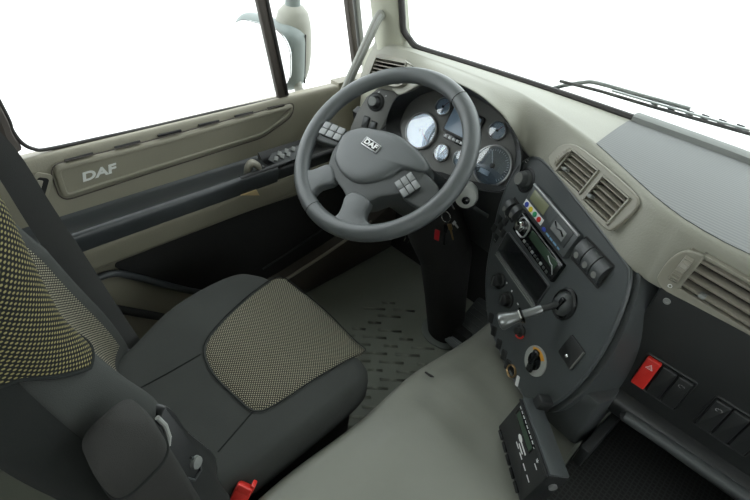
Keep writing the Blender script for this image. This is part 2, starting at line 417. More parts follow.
# grey ribbed tray let into the top, with its raised rear rim
tr = []
for k in range(40):
    f = k/39; x = -.222 + (1.0+.222)*f
    i_ = max(i for i, p in enumerate(T2[:-1]) if p.x <= x or i == 0); tf = T2[i_].lerp(T2[i_+1], (x-T2[i_].x)/(T2[i_+1].x-T2[i_].x)); yb = tf.y + .006
    wv_ = wind(x); r = []
    for g in range(9):
        q = g/8; r.append(V((x - (.018*q if k == 0 else 0), yb+(wv_.y-.035-yb)*q, tf.z+.004+(wv_.z+.004-tf.z)*q + .003*math.sin(math.pi*q))))
    tr.append(r)
part('top_tray', grid(tr, thick=.004), 'tray', dash, ang=60)
rim = []
for k in range(30):
    x = -.236 + 1.23*k/29; p = wind(x)
    rim.append([p+V((0, -.040, -.004)), p+V((0, -.036, .019)), p+V((0, -.028, .024)), p+V((0, -.004, .022)), p+V((0, 0, -.002))])
part('tray_rim', grid(rim, thick=.002), 'fold_grey', dash)

# cluster: hood liner, face, gauges
CL = Fr(at(458, 140, y=.36), (0, -math.cos(R(26)), math.sin(R(26))))
lip = [ez(386, 128, .315), ez(390, 108, .30), ez(400, 93, .277), ez(422, 83, .262), ez(447, 80, .257), ez(474, 91, .252), ez(495, 107, .252), ez(511, 126, .25), ez(522, 150, .25), ez(519, 176, .262), ez(500, 192, .275), ez(462, 185, .29), ez(425, 172, .30), ez(398, 152, .312)]
bk_px = [(400, 128), (403, 113), (411, 101), (426, 92), (450, 87), (475, 96), (494, 108), (507, 122), (516, 146), (514, 172), (497, 190), (462, 183), (430, 170), (408, 150)]
bk = [CL.hit(p) for p in bk_px]
L2, B2 = catmull(lip, 4, True), catmull(bk, 4, True)
part('hood_liner', grid([[p for p in L2], [p.lerp(q, .35) for p, q in zip(L2, B2)], [p.lerp(q, .7) for p, q in zip(L2, B2)], B2], closed=True, thick=.003), 'black', dash, ang=70)
cf = prism(smooth2([CL.loc(p) for p in bk_px]), -.02, 0)
cluster = part('instrument_panel', cf, 'cluster', dash, CL.M())
def gauge(px, r, needle, face='dial'):
    a, b_ = CL.loc(px)
    g = part('gauge', lathe([(r*1.0, 0), (r*1.08, .004), (r*1.06, .009), (r*.98, .010), (r*.95, .002)], 40), 'silver', dash, CL.M(a, b_))
    fb = lathe([(r*.97, 0), (r*.97, .0012), (0, .0014)], 40); part('dial_face', fb, face, g, CL.M(a, b_, .001))
    tk = nb(); n = 31 if r > .03 else 9
    for i in range(n):
        an = R(-45 + 270*i/(n-1)); ll = r*(.16 if i % 5 == 0 else .09)
        box(ll, r*.025, .0006, c=(r*.86-ll/2, 0, 0), bm=tk, rot=Mx.Rotation(an, 4, 'Z'))
    part('dial_marks', tk, 'gloss_black' if face == 'dial' else 'white_print', g, CL.M(a, b_, .003))
    part('needle', box(r*.95, r*.05, .001, c=(r*.32, 0, 0), rot=Mx.Rotation(R(needle), 4, 'Z')), 'white_print' if face != 'dial' else 'dark_red', g, CL.M(a, b_, .0045))
    part('hub_cap', lathe([(r*.14, 0), (r*.14, .003), (0, .004)], 16), 'gloss_black', g, CL.M(a, b_, .004))
    part('lens', lathe([(r*.97, 0), (r*.5, .0015), (0, .002)], 40), 'dial_glass', g, CL.M(a, b_, .008))
    return g
g1 = gauge((422, 131), .050, -30)
g2 = gauge((493, 166), .052, 120, 'dial_dark')
part('fuel_strip', box(.030, .013, .001, .002), 'white_print', g2, CL.Mp((485, 172), .0055))
for px in ((444, 107), (498, 131), (442, 153), (462, 159)): gauge(px, .0235, 60)
q = [CL.loc(p) for p in ((447, 131), (456, 104), (484, 121), (470, 143))]
qc = (sum(p[0] for p in q)/4, sum(p[1] for p in q)/4)
sf = part('display_frame', prism(rrect(.108, .078, .008), 0, .008, .002), 'black', dash, CL.M(*qc))
part('display_screen', prism(rrect(.094, .064, .004), 0, .002), 'screen', sf, CL.M(*qc, .0075))
a, b_ = CL.loc((453, 139))
part('warning_strip', prism(rrect(.100, .016, .007), 0, .004, .001), 'gloss_black', dash, CL.M(a+.018, b_))
lamp = mesh_of('warning_lamp', box(.010, .008, .001, .001), 'silver')
for i in range(7): part('warning_lamp', lamp, None, dash, CL.M(a-.022+.0135*i, b_, .0045))

# lower dash under the cluster
lo = [V((-1.0, .33, .70)), ez(386, 135, .32), ez(398, 153, .314), ez(425, 173, .302), ez(462, 186, .292), ez(500, 193, .277), ez(514, 184, .27)]
lo2 = catmull(lo, 4)
part('knee_panel', grid([[p+V((0, .02, .01)) for p in lo2], lo2, [V((p.x, p.y+.03, .60)) for p in lo2], [V((p.x, p.y+.08, .48)) for p in lo2], [V((p.x, .78, .46)) for p in lo2]], thick=.004), 'black', dash, ang=60)
part('card_slot', box(.05, .004, .012, .0015), 'charcoal', dash, Mx.Translation(ez(481, 212, .292)) @ Mx.Rotation(R(-5), 4, 'Z'))
# panel and light switch at the left of the cluster
LP = Fr(ez(376, 102, .335), (.22, -.9, .36))
lpo = [LP.loc(p) for p in ((350, 128), (357, 112), (366, 97), (378, 88), (398, 92), (392, 106), (380, 132), (374, 148), (352, 146))]
part('switch_panel', prism(lpo, -.04, 0, .004), 'cluster', dash, LP.M())
kn = part('light_switch', lathe([(.023, 0), (.023, .004), (.019, .006), (.0165, .022), (.014, .026), (0, .0265)], 28), 'charcoal', dash, LP.Mp((376, 102)))
part('knob_ring', lathe([(.0285, 0), (.0285, .002), (.024, .0035), (.022, .002)], 28), 'black', kn, LP.Mp((376, 102)))
part('knob_cap', lathe([(.0135, 0), (.0125, .002), (0, .0025)], 24), 'fold_grey', kn, LP.Mp((376, 102), .026))
for px in ((386, 96), (379, 92), (372, 94)): part('switch_symbol', box(.006, .002, .0006), 'white_print', dash, LP.Mp(px, .0006, 30))
for px in ((366, 122), (373, 127)):
    s_ = part('rocker_switch', prism(rrect(.020, .032, .002), 0, .006, .002), 'charcoal', dash, LP.Mp(px))
    part('rocker_frame', tube([V((x, y, .001)) for x, y in rrect(.022, .034, .003)], .001, 6, True), 'black', s_, LP.Mp(px))

def qrect(F, quad):
    q = [F.loc(p) for p in quad]                     # tl tr br bl
    ux = V((q[1][0]-q[0][0]+q[2][0]-q[3][0], q[1][1]-q[0][1]+q[2][1]-q[3][1]))
    return sum(p[0] for p in q)/4, sum(p[1] for p in q)/4, math.degrees(math.atan2(ux.y, ux.x)), ux.length/2, (V(q[0])-V(q[3])).length*.5 + (V(q[1])-V(q[2])).length*.5
def qhole(F, quad):
    cx, cy, rot, wd, hd = qrect(F, quad); c, s_ = math.cos(R(rot)), math.sin(R(rot))
    return [(cx+x*c-y*s_, cy+x*s_+y*c) for x, y in rrect(wd, hd, .004, 3)]
def vent(F, quad, nslat, thumb=None, vert=False, col='vent_beige', wheel=None, tabpx=None, slat_tilt=35, sd=.017, st=.0032):
    cx, cy, rot, wd, hd = qrect(F, quad)
    M = F.M(cx, cy, 0, rot)
    root = part('air_vent', prism(rrect(wd+.006, hd+.006, .006), -.04, -.030), 'soft_black', dash, M)
    for s in (-1, 1):
        part('vent_side', box(.003, hd+.006, .034, c=(s*(wd/2+.0015), 0, -.014)), col, root, M)
        part('vent_side', box(wd+.006, .003, .034, c=(0, s*(hd/2+.0015), -.014)), col, root, M)
    n = nslat; L = hd if not vert else wd
    sl = mesh_of('slat', box((wd if not vert else hd), st, sd, .001), 'slat')
    for i in range(n):
        o = -L/2+L*(i+.5)/n
        Ms = M @ (Mx.Translation((0, o, -.008)) if not vert else Mx.Translation((o, 0, -.008)) @ Mx.Rotation(R(90), 4, 'Z')) @ Mx.Rotation(R(slat_tilt), 4, 'X')
        part('slat', sl, None, root, Ms)
    fin = mesh_of('rear_fin', box(.0015, (hd if not vert else wd), .010), 'soft_black')
    for i in range(5):
        o = -(wd if not vert else hd)/2 + (wd if not vert else hd)*(i+.5)/5
        part('rear_fin', fin, None, root, M @ (Mx.Translation((o, 0, -.023)) if not vert else Mx.Translation((0, o, -.023)) @ Mx.Rotation(R(90), 4, 'Z')))
    if tabpx: part('vent_tab', box(.010, .007, .014, .002), 'fold_grey', root, F.Mp(tabpx, .003, rot))
    return root
# centre vents in one beige bezel
VF = Fr(VC.w(0, 0, .007), VC.n)
cq = (((574, 152), (598, 172), (579, 192), (555, 170)), ((605, 178), (629, 200), (607, 222), (582, 199)))
bez = part('vent_bezel', plate(bez_out['c'], [qhole(VF, q_) for q_ in cq], -.022, .006), 'vent_beige', dash, VC.M())
part('bezel_edge', tube([V((x, y, .003)) for x, y in bez_out['c']], .0032, 8, True), 'vent_beige', bez, VC.M())
for quad, tab in zip(cq, ((567, 170), (592, 197))): vent(VF, quad, 5, tabpx=tab, slat_tilt=22, sd=.016)
def thumb(F, p0, p1, width, bz):
    a, b_ = V(F.loc(p0)), V(F.loc(p1)); L = (b_-a).length; c = (a+b_)/2; r = L*.75; rot = math.degrees(math.atan2((b_-a).y, (b_-a).x))-90
    dep = math.sqrt(r*r-L*L/4); M = F.M(c.x, c.y, -dep, rot)
    tw = part('vent_thumbwheel', lathe([(0, -width/2), (r-.001, -width/2), (r, -width/2+.001), (r, width/2-.001), (r-.001, width/2), (0, width/2)], 48), 'slat', bz, M @ Mx.Rotation(R(90), 4, 'Y'))
    rb_ = mesh_of('thumb_rib', box(width*.96, .0016, .003, .0005, c=(0, 0, r)), 'vent_beige'); h = math.degrees(math.asin(L/2/r))
    for i in range(7): part('thumb_rib', rb_, None, bz, M @ Mx.Rotation(R(-h*.82+h*1.64*i/6), 4, 'X'))
thumb(VF, (555, 165), (571, 149), .011, bez)
# passenger vent
VQ = Fr(VP.w(0, 0, .006), VP.n)
pq = ((703, 258), (788, 303), (765, 341), (682, 287))
bez2 = part('vent_bezel', plate(bez_out['p'], [qhole(VQ, pq)], -.022, .005), 'vent_beige', dash, VP.M())
part('bezel_edge', tube([V((x, y, .002)) for x, y in bez_out['p']], .0032, 8, True), 'vent_beige', bez2, VP.M())
vent(VQ, pq, 4, tabpx=(703, 295), slat_tilt=14, sd=.016, st=.0055)
thumb(VQ, (672, 281), (690, 258), .014, bez2)
part('vent_mark', tube([V((.003*math.cos(R(a)), .003*math.sin(R(a)), 0)) for a in range(0, 360, 30)], .0006, 5, True), 'white_print', bez2, VQ.Mp((670, 286), .0))
# left vent at the pillar
VM = Fr(VL.w(0, 0, .005), VL.n); lq = ((376, 58), (404, 64), (400, 83), (370, 76))
part('vent_bezel', plate(bez_out['l'], [qhole(VM, lq)], -.022, .004), 'vent_beige', dash, VL.M())
vent(VM, lq, 5, slat_tilt=20)
# passenger panel
PP = Fr((.1, .08, .70), (0, -1, 0))
po = [PP.loc(p) for p in ((660, 287), (630, 335), (609, 383))]
part('passenger_panel', prism(po + [(.95, po[-1][1]), (.95, .135), (po[0][0], .135)], -.05, 0, .004), 'black', dash, PP.M())
zb = PP.w(*po[-1]).z; xb = PP.w(*po[-1]).x
led = []
for k in range(25):
    x = xb - .01 + (1.05-xb)*k/24
    led.append([V((x, .085, zb+.002)), V((x, .066, zb-.004)), V((x, .058, zb-.014)), V((x, .060, zb-.034)), V((x, .075, zb-.050)), V((x, .14, zb-.055)), V((x, .4, zb-.05))])
part('ledge', grid([catmull(r, 3) for r in led], thick=.003), 'black', dash, ang=70)
gl = catmull([PP.w(*PP.loc(p), .026) for p in ((626, 405), (660, 427), (720, 467), (800, 520))], 5)
part('ledge_roll', tube(gl, [.004]+[.013]*(len(gl)-1), 12), 'charcoal', dash)
sw = mesh_of('switch_rocker', prism(rrect(.0255, .0735, .003), 0, .007, .003, 3), 'black'); swr = mesh_of('switch_rocker', prism(rrect(.0255, .0735, .003), 0, .008, .003, 3), 'red')
ps = [PP.loc(p) for p in ((646.5, 371), (662, 381), (678, 391.5), (711, 413), (731, 426), (751, 439))]
rowslope = math.degrees(math.atan2(ps[1][1]-ps[0][1], ps[1][0]-ps[0][0]))
y0 = sum(p[1] for p in ps)/6
for grp in (ps[:3], ps[3:]):
    cx = sum(p[0] for p in grp)/3
    fo = rrect(.0875, .081, .005)
    sfm = part('switch_frame', tube([V((x, y, 0)) for x, y in fo], .002, 6, True), 'black', dash, PP.M(cx, y0, .001))
    for i, p in enumerate(grp):
        o = part('switch_rocker', swr if grp is ps[:3] and i == 0 or (p is ps[0]) else sw, None, dash, PP.M(cx+(i-1)*.028, y0, .001))
        if p is ps[0]:
            o['label'] = 'red hazard switch with white triangle'
            tri = tube([V((0, .006, 0)), V((-.006, -.005, 0)), V((.006, -.005, 0))], .0009, 5, True); part('hazard_triangle', tri, 'white_print', o, PP.M(cx-.028, y0+.020, .0086))
            part('hazard_triangle', tube([V((0, .003, 0)), V((-.003, -.003, 0)), V((.003, -.003, 0))], .0007, 5, True), 'white_print', o, PP.M(cx-.028, y0+.020, .0086))
        elif i in (0, 2):
            part('switch_symbol', tube([V((.005*math.cos(R(t)), .0035*math.sin(R(t)), 0)) for t in range(0, 300, 30)], .0005, 5), 'white_print', o, PP.M(cx+(i-1)*.028, y0+.020, .0076))
part('screw', lathe([(.006, 0), (.006, .002), (.003, .002), (.0025, .0005), (0, .0005)], 18), 'silver', dash, PP.Mp((667, 301), .0))

# ------------------------------------------------------------------ centre console
con = thing('centre_console', 'charcoal centre console angled to the driver with knobs and switches', 'console', (-.15, .2, .45))
fo_px = [(493, 236), (500, 205), (511, 178), (522, 163), (534, 158), (547, 165), (577, 201), (606, 238), (624, 262), (629, 275), (624, 300), (610, 335), (590, 368), (568, 393), (548, 406), (534, 406), (524, 396), (508, 368), (494, 336), (487, 305), (487, 270)]
fo = smooth2([CON.loc(p) for p in fo_px], 4)
q = [CON.loc(p) for p in ((499, 250), (516, 231), (546, 286), (530, 306))]
sc_ = (sum(p[0] for p in q)/4, sum(p[1] for p in q)/4); slot_w = .186
hole = rrect(slot_w, .054, .004, 4, sc_)
part('fascia', plate(fo, [hole], -.035, 0), 'console', con, CON.M())
part('fascia_edge', tube([V((x, y, -.003)) for x, y in fo], .0045, 8, True), 'console', con, CON.M())
bo_px = [(492, 240), (500, 203), (512, 172), (530, 157), (556, 172), (602, 232), (628, 264), (636, 280), (628, 310), (613, 346), (592, 378), (570, 401), (549, 412), (531, 408), (506, 372), (491, 336), (485, 300), (486, 270)]
part('surround', plate(smooth2([CON.loc(p) for p in bo_px], 4), [hole], -.11, -.010), 'charcoal', con, CON.M())
part('lower_skirt', prism(smooth2([(-.05, .06), (.03, .012), (.056, .03), (.064, .12), (.066, .36), (-.05, .36)], 4), .44, .58, .01), 'charcoal', con)
# big rotary knob top left
m = CON.Mp((526, 180))
part('knob_well', lathe([(.030, 0), (.030, .0015), (.026, .003), (.024, .001)], 32), 'black', con, m)
k_ = part('rotary_knob', lathe([(.023, 0), (.022, .006), (.0185, .009), (.0175, .019), (.015, .022), (0, .0225)], 30), 'charcoal', con, m)
part('knob_cap', lathe([(.0145, 0), (.0135, .0015), (0, .002)], 24), 'cluster', k_, CON.Mp((526, 180), .022))
part('light_symbol', tube([V((.005*math.cos(R(t)), .004*math.sin(R(t)), 0)) for t in range(40, 330, 30)], .0006, 5), 'white_print', con, CON.Mp((527, 161), .0006))
def rocker(px, wd, hd, M=None, sym=True, name='console_rocker'):
    rows = [[V((x, y, .004+.012*(1-((y)/(hd/2))**2)*.8 if abs(y) < hd/2 else 0)) for x in (-wd/2, wd/2)] for y in [hd*(i/10-.5) for i in range(11)]]
    b = grid(rows); ex = bmesh.ops.extrude_face_region(b, geom=b.faces[:])
    for v_ in [e for e in ex['geom'] if isinstance(e, bmesh.types.BMVert)]: v_.co.z = -.002
    bmesh.ops.recalc_face_normals(b, faces=b.faces)
    o = part(name, b, 'charcoal', con, M)
    part('rocker_dot', lathe([(.0065, 0), (.0065, .001), (0, .0012)], 16), 'cluster', o, M @ Mx.Translation((0, -.008, .0125)))
    return o
RK = -6
for px in ((510, 207), (517, 213)): rocker(px, .0175, .042, CON.Mp(px, 0, RK))
part('rocker_recess', prism(rrect(.042, .048, .003), -.002, .0008), 'soft_black', con, CON.Mp((513.5, 210), 0, RK))
c3 = CON.loc((592, 262))
part('rocker_recess', prism(rrect(.092, .058, .004), -.002, .0008), 'soft_black', con, CON.M(*c3, 0, 0))
for i in range(3): rocker(None, .0265, .051, CON.M(c3[0]+(i-1)*.0290, c3[1], 0))
# small push buttons at the left of the radio slot
bt = mesh_of('push_button', prism(rrect(.016, .020, .002), 0, .003, .001), 'black')
for px in ((494.5, 228), (501, 226), (496, 238), (503, 233), (506, 221), (499.5, 219)):
    o = part('push_button', bt, None, con, CON.Mp(px))
part('button_mark', box(.010, .0012, .0006), 'fold_grey', con, CON.Mp((501, 231), .0035)); part('button_mark', box(.010, .0012, .0006), 'fold_grey', con, CON.Mp((496, 240), .0035))
part('button_mark', box(.016, .0014, .0006), 'fold_grey', con, CON.Mp((506, 215), .0035, -20))
# dark storage slot under the radio
q = [CON.loc(p) for p in ((499, 250), (516, 231), (546, 286), (530, 306))]
sc_ = (sum(p[0] for p in q)/4, sum(p[1] for p in q)/4)
slot_w = .186
sl = part('storage_slot', prism(rrect(slot_w+.01, .064, .004), -.075, -.070), 'soft_black', con, CON.M(*sc_))
for s_ in (-1, 1):
    part('slot_wall', box(slot_w+.01, .004, .07, c=(0, s_*.030, -.036)), 'soft_black', sl, CON.M(*sc_)); part('slot_wall', box(.004, .064, .07, c=(s_*(slot_w/2+.003), 0, -.036)), 'soft_black', sl, CON.M(*sc_))
part('slot_frame', tube([V((x, y, 0)) for x, y in rrect(slot_w+.004, .058, .005)], .0025, 6, True), 'charcoal', sl, CON.M(*sc_, .001))
part('slot_lip', box(slot_w, .003, .006, .001), 'fold_grey', sl, CON.M(sc_[0], sc_[1]-.032, .002)); part('slot_lip', box(slot_w, .003, .006, .001), 'fold_grey', sl, CON.M(sc_[0], sc_[1]-.038, .002))
# heater knobs
for px in ((500, 281), (508, 300)):
    k_ = part('heater_knob', lathe([(.020, 0), (.020, .003), (.015, .005), (.0135, .018), (.011, .020), (0, .0205)], 26), 'black', con, CON.Mp(px))
    part('knob_pointer', box(.0025, .022, .006, .001), 'charcoal', k_, CON.Mp(px, .022, 20))
part('heater_mark', box(.004, .004, .0006), 'white_print', con, CON.Mp((507, 283), .0006)); part('heater_mark', box(.004, .004, .0006), 'white_print', con, CON.Mp((512, 291), .0006)); part('heater_mark', box(.006, .003, .0006), 'white_print', con, CON.Mp((518, 304), .0006))
# rotary dial with orange sector
dm = CON.Mp((536, 361))
d_ = part('rotary_dial', lathe([(.033, 0), (.033, .003), (.030, .0045), (.018, .0045)], 36), 'knob_grey', con, dm)
sec = [(.021*math.cos(R(a)), .021*math.sin(R(a))) for a in range(50, 141, 10)] + [(.030*math.cos(R(a)), .030*math.sin(R(a))) for a in range(140, 49, -10)]
part('orange_sector', prism(sec, 0, .0012), 'orange', d_, dm @ Mx.Translation((0, 0, .0046)))
g0, g1_ = V(CON.loc((529, 375))), V(CON.loc((541, 347)))
part('dial_grip', box(.017, .054, .010, .0045, c=(0, 0, .009), seg=3), 'gloss_black', d_, dm @ Mx.Rotation(math.atan2((g1_-g0).y, (g1_-g0).x)-math.pi/2, 4, 'Z'))
part('dial_core', lathe([(.020, .003), (.019, .006), (0, .007)], 28), 'gloss_black', d_, dm)
rm = CON.Mp((521, 331))
part('red_arc', tube([V((.016*math.cos(R(a)), .016*math.sin(R(a)), 0)) for a in range(-100, 1, 10)], .0022, 8), 'red', con, rm @ Mx.Translation((0, 0, .003)))
part('small_dial', lathe([(.014, 0), (.014, .004), (.009, .006), (.008, .014), (0, .015)], 24), 'black', con, rm)
# square switch tile with lamp
tm = CON.Mp((572, 352))
t_ = part('switch_tile', prism(rrect(.046, .052, .003), 0, .004, .0015), 'black', con, tm)
part('tile_edge', box(.003, .050, .005, .001), 'cluster', t_, tm @ Mx.Translation((.022, 0, .003)))
part('tile_lamp', lathe([(.004, 0), (.004, .001), (.002, .0025), (0, .003)], 16), 'chrome', t_, CON.Mp((568, 356), .004))
# lever socket
lm = CON.Mp((565, 304))
ls = part('lever_socket', xf(lathe([(.036, 0), (.036, .004), (.032, .008), (.028, .003)], 36), Mx.Diagonal((.82, 1, 1, 1))), 'black', con, lm)
part('lever_dome', xf(lathe([(.028, 0), (.026, .009), (.020, .016), (.010, .020), (0, .021)], 32), Mx.Diagonal((.82, 1, 1, 1))), 'charcoal', ls, lm)
part('dome_slot', box(.012, .030, .010, .003, c=(.004, .004, .016)), 'gloss_black', ls, lm)
# lower left flank blocks, power socket
fb = mesh_of('flank_block', box(.020, .026, .030, .004), 'black')
for px in ((491, 318), (494, 331), (499, 344), (504, 355), (508, 365)): part('flank_block', fb, None, con, CON.Mp(px, -.012, 25))
sm = CON.Mp((512, 371), .0)
sk = part('power_socket', lathe([(.0155, -.01), (.0155, .004), (.014, .005), (.012, .003), (.0115, -.01)], 28), 'brass', con, sm)
part('socket_bore', lathe([(.0118, .000), (0, .000)], 20), 'soft_black', sk, sm)
part('sticker', prism(rrect(.010, .024, .002), 0, .001), 'white_print', con, CON.Mp((518, 381), .001, 25))

# lever
a0, a1 = CON.w(*CON.loc((565, 304)), .016), None
dirv = None
tip = CON.w(*CON.loc((524, 333)), .075)
def lever_pt(px, near):                 # point on the lever axis seen at a pixel
    d = ray(*px).normalized(); ax = (tip-a0).normalized(); w0 = CAM-a0
    b_ = d.dot(ax); dd = d.dot(w0); e_ = ax.dot(w0); s = (e_-b_*dd)/(1-b_*b_); return a0+ax*s
lv = thing('parking_brake_lever', 'grey metal hand lever with flared knob sticking out of the console', 'lever', a0)
e1 = lever_pt((552, 312), 0)
tgt = None
# solve the outer end so that it is seen at the knob pixel, 0.13 m long
best = None
for i in range(400):
    p = CAM + ray(500, 322)*(.70+.001*i)
    er = abs((p-a0).length-.118)
    if best is None or er < best[0]: best = (er, p)
end = best[1]; ax = (end-a0).normalized()
part('shaft', tube([a0, a0.lerp(end, .35)], .0065, 14), 'black', lv)
part('sleeve', tube([a0.lerp(end, .28), a0.lerp(end, .30), a0.lerp(end, .62)], [.0085, .0095, .0095], 18), 'lever_metal', lv)
part('collar', tube([a0.lerp(end, .60), a0.lerp(end, .61), a0.lerp(end, .635), a0.lerp(end, .645)], [.0115, .0165, .0165, .0115], 22), 'gloss_black', lv)
part('collar_ring', tube([a0.lerp(end, .645), a0.lerp(end, .67)], .0155, 22), 'chrome', lv)
part('grip_knob', tube([a0.lerp(end, t) for t in (.66, .70, .78, .88, .97, 1.01, 1.03)], [.0115, .0118, .013, .0165, .0185, .016, .008], 22), 'lever_metal', lv)

# ------------------------------------------------------------------ tachograph and radio in the console
tc_ = [CON.loc(p) for p in ((539, 184), (585.5, 233), (566, 259), (527, 205))]
tl = V(tc_[0]); 
TM = CON.M(tl.x, tl.y, 0, -2)
ta = thing('tachograph', 'grey tachograph with small display, paper slot and four coloured buttons above the radio', 'tachograph', CON.w(tl.x+.09, tl.y-.03))
part('body', prism(rrect(.182, .062, .003, c=(.091, -.031)), -.03, .012, .002), 'console', ta, TM)
part('top_edge', box(.182, .005, .006, .0015, c=(.091, -.002, .012)), 'silver', ta, TM)
part('display', box(.062, .026, .002, .001, c=(.043, -.021, .0125)), 'lcd', ta, TM)
part('button_plate', box(.080, .015, .002, .001, c=(.044, -.047, .0125)), 'white_print', ta, TM)
for i, c_ in enumerate(('blue', 'yellow', 'green', 'red')):
    part('colour_button', lathe([(.0062, 0), (.0062, .0015), (.005, .003), (0, .0032)], 18), c_, ta, TM @ Mx.Translation((.016+.0185*i, -.047, .0135)))
cs = part('paper_cassette', box(.066, .040, .003, .0015, c=(.136, -.025, .0125)), 'charcoal', ta, TM)
part('paper', box(.046, .022, .002, .001, c=(.134, -.028, .0142)), 'button', cs, TM)
part('paper_blade', tube([V((.115, -.018, .016)), V((.128, -.026, .017)), V((.142, -.022, .017)), V((.154, -.028, .016))], .0016, 6), 'gloss_black', cs, TM)
part('blue_badge', lathe([(.0055, 0), (.0055, .0012), (0, .0014)], 20), 'blue', ta, TM @ Mx.Translation((.098, -.053, .0125)) @ Mx.Diagonal((1.1, .8, 1, 1)))
for i, l_ in enumerate((.012, .010, .012, .008)): part('blue_print', box(l_, .0035, .0006), 'print_blue', ta, TM @ Mx.Translation((.115+.0145*i, -.0545, .0125)))
part('lower_lip', box(.182, .003, .006, .001, c=(.091, -.0605, .012)), 'black', ta, TM)
rc = CON.loc((539, 246)); RM = CON.M(rc[0], rc[1], 0, -2)
ra = thing('car_radio', 'glossy black car radio with chrome knob above the open storage slot', 'radio', CON.w(*rc))
part('body', prism(rrect(.180, .049, .003), -.03, .009, .002), 'gloss_black', ra, RM)
part('face_strip', box(.110, .020, .002, .001, c=(.022, .008, .009)), 'lcd_dark', ra, RM)
part('trim_line', box(.176, .0015, .002, c=(0, .0225, .009)), 'silver', ra, RM)
kc = V(CON.loc((521, 222)))-V(rc)
rk = part('volume_knob', lathe([(.0125, 0), (.0125, .010), (.010, .014), (.004, .0135), (0, .0125)], 26), 'chrome', ra, RM @ Mx.Translation((-.066, .002, .009)))
part('chrome_surround', tube([V((x-.062, y+.002, .0095)) for x, y in rrect(.040, .040, .014)], .0022, 6, True), 'silver', ra, RM)
for i in range(9): part('preset_button', box(.0085, .006, .003, .001, c=(-.035+.0125*i, -.017, .0095)), 'charcoal' if i % 3 else 'silver', ra, RM)
part('swoosh', tube([V((.045, .010, .010)), V((.060, .004, .010)), V((.068, .004, .010)), V((.082, -.010, .010))], .0012, 6), 'silver', ra, RM)

# ------------------------------------------------------------------ toll unit on its bracket
U0 = CON.w(*CON.loc((527, 400)), .012)
def depth_pt(px, t): return CAM + ray(*px)*t
d0 = (U0-CAM).dot(ray(522, 398).normalized())/ray(522, 398).length
d0 -= .09
A = CAM + ray(522, 398)*d0
best = None
for i in range(60):
    for j in range(60):
        B = CAM + ray(549, 476)*(d0-.25+.006*i); C = CAM + ray(499, 430)*(d0-.2+.006*j)
        ab, ac = B-A, C-A
        er = abs(ab.normalized().dot(ac.normalized())) + abs(ab.length-.155)*8 + abs(ac.length-.070)*8 + abs(ab.z)*2
        if best is None or er < best[0]: best = (er, B, C)
B, C = best[1], best[2]
uu = (B-A).normalized(); vv_ = -((C-A)-uu*(C-A).dot(uu)).normalized(); nn = uu.cross(vv_)
UM = Mx(((uu[0], vv_[0], nn[0], A[0]), (uu[1], vv_[1], nn[1], A[1]), (uu[2], vv_[2], nn[2], A[2]), (0, 0, 0, 1)))
L_, H_ = (B-A).length, (C-A).length
tu = thing('toll_unit', 'black boxy toll unit with green display hanging under the console', 'toll unit', A+uu*L_/2-vv_*H_-nn*.03)
part('housing', prism(rrect(L_, H_, .004, c=(L_/2, -H_/2)), -.042, 0, .003), 'black', tu, UM)
part('top_cover', box(L_, .006, .040, .002, c=(L_/2, .002, -.020)), 'console', tu, UM)
part('ridge', box(L_, .004, .004, .001, c=(L_/2, -.004, .002)), 'black', tu, UM)
ds = part('display_frame', box(.088, .024, .002, .001, c=(.056, -.022, .0005)), 'gloss_black', tu, UM)
part('display', box(.078, .013, .001, c=(.058, -.023, .0018)), 'lcd_dark', ds, UM)
part('display_led', lathe([(.0025, 0), (0, .001)], 12), 'white_print', ds, UM @ Mx.Translation((.098, -.013, .001)))
for i in range(8): part('printed_mark', box(.007, .0016, .0006), 'white_print', tu, UM @ Mx.Translation((.018+.0105*i, -.0075, .0045)))
lg = part('round_badge', lathe([(.008, 0), (.008, .0008), (0, .001)], 22), 'white_print', tu, UM @ Mx.Translation((.062, -.043, 0)) @ Mx.Diagonal((1.1, .6, 1, 1)))
for i in range(2): part('printed_mark', box(.028-.006*i, .003, .0006), 'white_print', tu, UM @ Mx.Translation((.082-.003*i, -.044-.008*i, .0004)))
for i in range(4): part('printed_mark', box(.014, .0022, .0006), 'white_print', tu, UM @ Mx.Translation((.068+.022*i, -.058, .0004)))
part('star_mark', tube([V((.004*math.cos(R(a)), .004*math.sin(R(a)), 0)) for a in (0, 144, 288, 72, 216)], .0006, 5, True), 'white_print', tu, UM @ Mx.Translation((.122, -.016, .0006)))
part('printed_mark', box(.012, .002, .0006), 'white_print', tu, UM @ Mx.Translation((.128, -.026, .0004)))
for i in range(5): part('key_button', box(.022, .007, .006, .0015), 'gloss_black', tu, UM @ Mx.Translation((.022+.027*i, -H_+.004, .001)))
part('bracket_screw', lathe([(.008, 0), (.008, .004), (0, .005)], 18), 'silver', tu, UM @ Mx.Translation((L_+.001, -.03, -.025)) @ Mx.Rotation(R(90), 4, 'Y'))
part('bracket', box(.024, .03, .03, .005, c=(.014, .012, -.035)), 'black', tu, UM)

